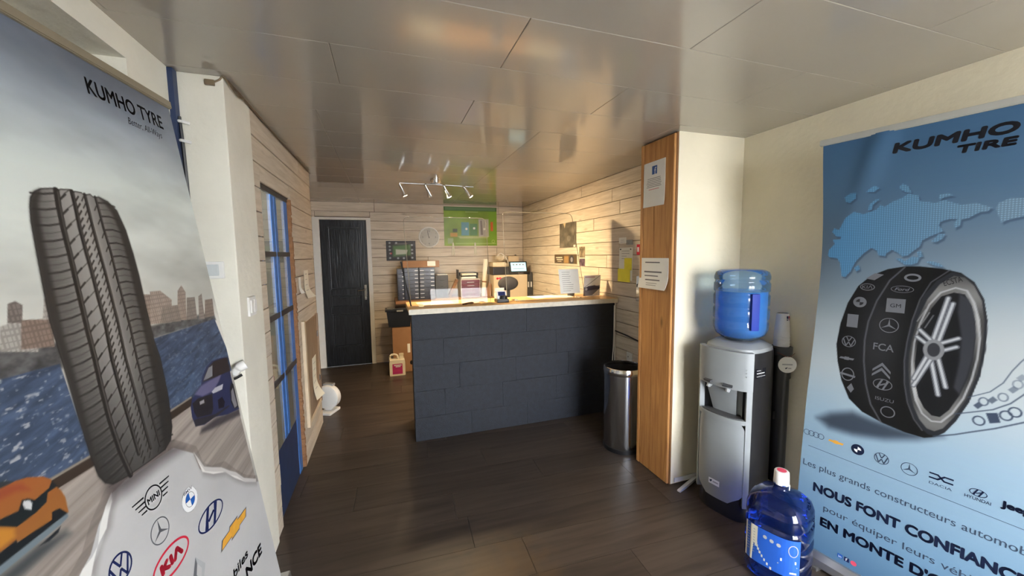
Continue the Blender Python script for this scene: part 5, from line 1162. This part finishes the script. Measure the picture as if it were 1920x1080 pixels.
for z in (2.10, 2.025): obj('clip', tube([(-.012, -.006, z), (-.004, -.018, z), (.008, -.018, z-.002), (.026, -.004, z-.004)], .006, 6), WHITEP, cbp)
# loose trunking at the foot of the cream pillar
t = thing('cable_trunking', 'broken white trunking lying at the foot of the cream pillar', 'trunking', (1.87, 1.95, 0), .18)
obj('cover', box(-.135, .14, -.022, .0, .0, .018, .002, Matrix.Translation((0, -.02, .006)) @ Matrix.Rotation(math.radians(-6), 4, 'Y') @ Matrix.Rotation(.12, 4, 'Z')), WHITEP, t); obj('base', box(-.10, .16, -.006, .0, .02, .05, .002, Matrix.Rotation(-.18, 4, 'Z')), WHITEP, t)
t = thing('wall_socket', 'cream socket near the floor between cooler and cream pillar', 'socket', (2.03, 1.965, .16)); obj('plate', box(-.04, .04, -.03, 0, -.05, .05, .005), mat('cream_plastic', (220,214,190), .5), t); obj('plug', box(-.02, .02, -.055, -.03, -.03, .02, .006), WHITEP, t)

# ------------------------------------------------------------------ steel waste bin
bn = thing('waste_bin', 'tall shiny steel waste bin beside the pine cladding', 'waste bin', (1.757, 2.515, 0))
obj('body', lathe([(.146, .03), (.15, .05), (.15, .625), (.146, .625), (.146, .05), (0, .045)], 56), STEEL, bn, True, 40)
obj('base_ring', lathe([(0, 0), (.152, 0), (.152, .028), (.148, .032), (0, .03)], 48), BLACK, bn, True, 40)
obj('rim', lathe([(.150, .612), (.156, .618), (.157, .640), (.152, .662), (.146, .664), (.143, .640), (.145, .612)], 56), CHROME, bn, True, 50)
obj('liner', lathe([(.1445, .655), (.140, .55), (.13, .10), (0, .09)], 40), BLACK, bn, True)

# ------------------------------------------------------------------ water cooler
CX, CYY = 1.985, 1.685
wc = thing('water_cooler', 'grey and black water cooler standing by the cream pillar', 'water cooler', (CX, CYY, 0), math.atan2(-.225, -.974)+math.pi/2)
# local frame: front is -y
CBL = mat('cooler_black', (26,27,32), .35, var=.06); CSI = mat('cooler_silver', (142,147,150), .42, metal=.1, var=.03)
def shell(sec, prof, n=40):
    """sec(a) gives plan radius; prof is (scale, z)"""
    bm = bmesh.new(); R = []
    for s, z in prof: R.append([bm.verts.new((s*sec(2*math.pi*i/n)*math.cos(2*math.pi*i/n), s*sec(2*math.pi*i/n)*math.sin(2*math.pi*i/n), z)) for i in range(n)])
    for A, B in zip(R, R[1:]):
        for i in range(n): bm.faces.new((A[i], A[(i+1) % n], B[(i+1) % n], B[i]))
    bm.faces.new(R[0][::-1]); bm.faces.new(R[-1]); return bm
def sec(a):
    c, s = abs(math.cos(a)), abs(math.sin(a)); p = 3.2; return 1/((c/.158)**p+(s/.168)**p)**(1/p)
def shell_bay(prof, n=80):
    bm = bmesh.new(); R = []
    for s, z in prof:
        row = []
        for i in range(n):
            a = 2*math.pi*i/n; dg_ = math.degrees(a); r = s*sec(a)-(.058 if (.6 < z < .785 and F0+7 < dg_ < F1-7) else 0.)
            row.append(bm.verts.new((r*math.cos(a), r*math.sin(a), z)))
        R.append(row)
    for A, B in zip(R, R[1:]):
        for i in range(n): bm.faces.new((A[i], A[(i+1) % n], B[(i+1) % n], B[i]))
    bm.faces.new(R[0][::-1]); bm.faces.new(R[-1]); return bm
F0, F1 = 222, 318
obj('body', shell_bay([(1.0, 0), (1.02, .01), (1.02, .05), (.99, .09), (.985, .599), (.985, .601), (.985, .784), (.985, .786), (.985, .95), (.97, .98), (.90, 1.005)]), CBL, wc, True, 35)
# silver front skin as curved panels
def skin(a0, a1, z0, z1, off, t, na=14, nz=10, edge=None):
    bm = bmesh.new(); G = []
    for k in (0, 1):
        g = []
        for j in range(nz+1):
            row = []
            for i in range(na+1):
                fa, fz = i/na, j/nz; z = z0+(z1-z0)*fz
                A0, A1 = (a0, a1) if edge is None else edge(fz, a0, a1)
                a = math.radians(A0+(A1-A0)*fa); r = sec(a)*.985+(off(fa, fz) if callable(off) else off)-(t if k == 0 else 0)
                row.append(bm.verts.new((r*math.cos(a), r*math.sin(a), z)))
            g.append(row)
        G.append(g)
    for k, g in enumerate(G):
        for j in range(nz):
            for i in range(na):
                f = (g[j][i], g[j][i+1], g[j+1][i+1], g[j+1][i]); bm.faces.new(f if k else f[::-1])
    a, b = G
    for j in range(nz):
        bm.faces.new((a[j][0], b[j][0], b[j+1][0], a[j+1][0])); bm.faces.new((a[j][na], a[j+1][na], b[j+1][na], b[j][na]))
    for i in range(na):
        bm.faces.new((a[0][i], a[0][i+1], b[0][i+1], b[0][i])); bm.faces.new((a[nz][i], b[nz][i], b[nz][i+1], a[nz][i+1]))
    return bm
F0, F1 = 222, 318
def rnd_bottom(fz, a0, a1):
    c = (a0+a1)/2; h = (a1-a0)/2; k = math.sqrt(max(0, 1-(1-min(1, fz/.22))**2)); k2 = 1.0 if fz < .82 else 1-.22*((fz-.82)/.18)**2
    return c-h*max(.45, k)*k2*.97, c+h*max(.45, k)*k2*.97
obj('lower_front', skin(F0+3, F1-3, .10, .585, lambda fa, fz: .022+.012*math.sin(math.pi*fa)*math.sin(math.pi*min(1, fz*.8+.1)), .024, 18, 22, rnd_bottom), CSI, wc, True, 40)
obj('upper_front', skin(F0, F1, .78, .995, lambda fa, fz: .030+.004*math.sin(math.pi*fa), .03), CSI, wc, True, 40)
obj('side_frame', skin(F0, F0+8, .10, .78, .028, .028, 4, 20), CSI, wc, True, 40); obj('side_frame', skin(F1-8, F1, .10, .78, .028, .028, 4, 20), CSI, wc, True, 40)
obj('recess_back', skin(F0+8, F1-8, .60, .785, lambda fa, fz: -.052, .004, 18, 8), CSI, wc, True, 40)
obj('tap_block', skin(243, 297, .615, .80, lambda fa, fz: -.030+.055*fz, .02, 10, 6), CSI, wc, True, 40)
bm = skin(F0+6, F1-6, .585, .61, lambda fa, fz: .026+.012*math.sin(math.pi*fa), .024, 18, 2); dt = obj('drip_tray', bm, CSI, wc, True, 40)
obj('grille', skin(F0+12, F1-12, .61, .616, lambda fa, fz: .018+.012*math.sin(math.pi*fa), .062, 16, 1), DKGREY, dt)
for a in (252, 284):
    r = sec(math.radians(a))+.022; x, y = r*math.cos(math.radians(a)), r*math.sin(math.radians(a))
    tp = obj('tap', tube([(x*.90, y*.90, .785), (x*1.03, y*1.03, .77), (x*1.06, y*1.06, .76)], [.011, .013, .010], 8), GREYP, wc); obj('lever', box(-.026, .026, -.012, .012, -.006, .006, .004, Matrix.Translation((x*1.06, y*1.06, .80)) @ Matrix.Rotation(math.radians(a-270), 4, 'Z') @ Matrix.Rotation(.3, 4, 'X')), DKGREY, tp)
for i, (z, a) in enumerate(((.905, 308), (.885, 308), (.865, 308))): obj('indicator', lathe([(0, 0), (.004, 0), (.003, .002), (0, .002)], 8, M=Matrix.Translation((sec(math.radians(a))*1.19*math.cos(math.radians(a)), sec(math.radians(a))*1.19*math.sin(math.radians(a)), z)) @ Matrix.Rotation(math.radians(a), 4, 'Z') @ RX90.inverted() @ Matrix.Rotation(math.radians(0), 4, 'X')), GREYP, wc)
obj('top_cap', shell(sec, [(.96, .985), (.93, 1.005), (.72, 1.028), (.60, 1.03)]), CSI, wc, True, 40)
def side_pt(u, v, dd=0.):
    a = math.radians(325)+u/.165; r = sec(a)*.99+.0015+dd; return (r*math.cos(a), r*math.sin(a), .90-v)
q = Decal(side_pt); q.rect(.0, .085, 0, .055, I_BLK); q.lift += .0006; q.rect(.008, .035, .008, .012, I_LGREY).rect(.008, .07, .024, .028, I_WHITE).rect(.008, .078, .042, .045, I_LGREY); q.build('sticker', wc, 'black sticker with white lines')
def front_pt(u, v, dd=0.):
    a = math.radians(268)+(u-.03)/.19; r = sec(a)*.985+.0365+dd; return (r*math.cos(a), r*math.sin(a), .215-v)
q = Decal(front_pt); q.rect(0, .06, 0, .034, I_WHITE); q.lift += .0006; q.poly([(.005, .012), (.02, .006), (.018, .018), (.008, .024)], I_SLATE).rect(.024, .054, .012, .02, I_LGREY); q.build('maker_label', wc, 'small white maker label')
# bottle shapes
def bottle_profile(): return [(0, 0), (.105, 0), (.128, .012), (.136, .035), (.136, .05), (.131, .058), (.131, .066), (.137, .075), (.137, .115), (.131, .122), (.131, .130), (.137, .14), (.137, .19), (.131, .197), (.131, .205), (.137, .215), (.137, .265), (.131, .272), (.131, .28), (.136, .29), (.134, .325), (.122, .355), (.09, .38), (.05, .395), (.034, .402)]
BLU = clear('bottle_blue', (.80, .92, 1.0), .04, 1.45, .22, (140,200,245))
WATER = clear('water_blue', (.55, .82, 1.0), .02, 1.15, .6, (40,160,250))
bt = thing('water_bottle', 'inverted blue water bottle on top of the water cooler', 'water bottle', (CX, CYY, 1.020), wc.rotation_euler[2]); bt.scale = (1.06, 1.06, 1.06)
prof = [(r, .402-z) for r, z in bottle_profile()][::-1]
obj('shell', lathe([(r, max(z, .018)) for r, z in prof], 48), BLU, bt, True, 60)
obj('water', lathe([(0, .022), (.07, .024), (.118, .05), (.126, .08), (.127, .285), (0, .285)], 40), WATER, bt, True, 60)
a = math.radians(-36); bm = bmesh.new()
obj('handle', box(-.012, .012, -.020, .020, .085, .28, .008, Matrix.Rotation(a, 4, 'Z') @ Matrix.Translation((.142, 0, 0))), mat('handle_blue', (34,56,150), .5, spec=.2), bt, True, 40)
obj('collar', lathe([(.05, 0.015), (.075, .0155), (.075, .03), (.05, .03)], 28), CBL, bt)
# cup tube
ux, uy = CX+.232, CYY-.085
cu = thing('cup_dispenser', 'black cup tube with grey collar beside the water cooler', 'cup dispenser', (ux, uy, 0))
obj('tube', lathe([(0, .16), (.046, .16), (.048, .18), (.048, .80), (.053, .80), (.053, .955), (.044, .955), (.044, .80), (0, .78)], 32), CBL, cu, True, 40)
obj('collar', lathe([(.055, .940), (.058, .945), (.058, .985), (.044, .99), (.044, .942)], 32), DKGREY, cu, True, 40)
obj('bracket', box(-.062, -.04, -.015, .02, .55, .60, .004), CBL, cu)
for k in range(9):
    z = .90+k*.0185
    t = thing('paper_cup', 'white paper cup at the top of the upside-down stack' if k == 8 else 'white paper cup nested lower in the upside-down stack', 'cup', (ux, uy, z), .3, 'white cups stacked in the dispenser')
    obj('wall', lathe([(.041, 0), (.042, .003), (.0405, .006), (.031, .135), (.028, .137)], 28), WHITEP, t, True, 40)
    obj('base', lathe([(0, .130), (.0285, .130), (.0285, .133), (0, .133)], 20), WHITEP, t)
    if k == 8:
        def PCu(u, v, dd=0.):
            aa = math.radians(250)+u/.034; r = .0335+.0012+dd+(v-.03)*.078; return (r*math.cos(aa-.3), r*math.sin(aa-.3), .13-v)
        q = Decal(PCu); q.rect(0, .011, .006, .022, I_NAVY).rect(.012, .026, .006, .022, I_RED).rect(0, .008, .025, .032, I_SLATE).rect(.012, .02, .025, .030, I_RED).build('logo', t)
tg = thing('round_tag', 'round white tag hanging from the cup dispenser', 'tag', (ux-.036, uy-.066, .895), -.5); obj('disc', lathe([(0, 0), (.048, 0), (.048, .003), (0, .003)], 32, M=RX90), WHITEP, tg)
q = Decal(flat((-.04, -.0035, .04), (1, 0, 0), (0, 0, -1), (0, -1, 0))); q.rect(.012, .066, .034, .042, I_LGREY).poly([(.028, .058), (.042, .054), (.038, .062), (.030, .066)], I_SLATE).rect(.044, .06, .057, .063, I_LGREY).build('print', tg)
obj('string', tube(curve_pts([(-.05, .01, .068), (-.02, -.004, .055), (0, -.002, .045), (.02, -.004, .055), (.045, .015, .066)], 4), .0012, 5), mat('string_red', (140,70,50), .7), tg)
# full bottle on the floor
BLD = clear('bottle_deep', (.18, .32, .68), .04, 1.5, .12, (38,84,176))
fb_ = thing('water_bottle', 'full blue water bottle with white cap on the floor', 'water bottle', (1.746, 1.227, 0), math.radians(20)); fb_.scale = (.965, .965, 1.06)
def sq(a):
    c, s = abs(math.cos(a)), abs(math.sin(a)); p = 3.0; return 1/((c/1.04)**p+(s/.96)**p)**(1/p)
obj('shell', shell(sq, [(r, z) for r, z in bottle_profile()[1:]]+[(.030, .41), (.030, .43)], 56), BLD, fb_, True, 60)
obj('water', shell(sq, [(.10, .012), (.125, .03), (.126, .31), (.114, .345), (.08, .37)], 40), clear('water_deep', (.55, .72, .95), .02, 1.2, .05, (30,80,180)), fb_, True, 60)
obj('cap', lathe([(0, .484), (.028, .484), (.031, .480), (.033, .43), (.033, .425), (.030, .425), (.030, .43)], 28), WHITEP, fb_, True, 40)
obj('cap_seal', lathe([(0, .4845), (.02, .4845), (.02, .4855), (0, .4855)], 18), I_PINK, fb_); obj('tear_strip', box(-.004, .004, -.036, -.033, .405, .43, .001), WHITEP, fb_)
LBB = mat('label_blue', (38,92,190), .4, var=.03)
def lab_pt(u, v, dd=0.):
    a = math.radians(140)+u/.14; r = sq(a)*.139+.0006+dd; return (r*math.cos(a), r*math.sin(a), .255-v)
q = Decal(lab_pt)
def lrect(u0, u1, v0, v1, m, n=8):
    for i in range(n): q.rect(u0+(u1-u0)*i/n, u0+(u1-u0)*(i+1)/n, v0, v1, m)
lrect(.0, .215, 0, .165, LBB, 16); q.lift += .0008
for i in range(14):
    v0, v1 = .165*i/14, .165*(i+1)/14; w0 = .055+.075*max(0, (v0/.165-.35)/.65)**2; q.rect(0, .03, v0, v1, PAPERC); q.rect(.03, w0, v0, v1, PAPERC)
q.lift += .0006
for i in range(9): q.rect(.010, .045, .018+i*.013, .021+i*.013, I_LGREY)
for k in range(3): q.disc(.085+k*.026, .03+.004*k, .008, .008, I_LGREY)
q.ring(.188, .045, .018, .026, .003, I_LGREY); q.rect(.145, .20, .090, .102, I_WHITE); q.rect(.135, .205, .115, .119, I_LGREY); q.rect(.178, .202, .14, .147, I_WHITE)
q.build('label', fb_, 'blue and cream paper label')
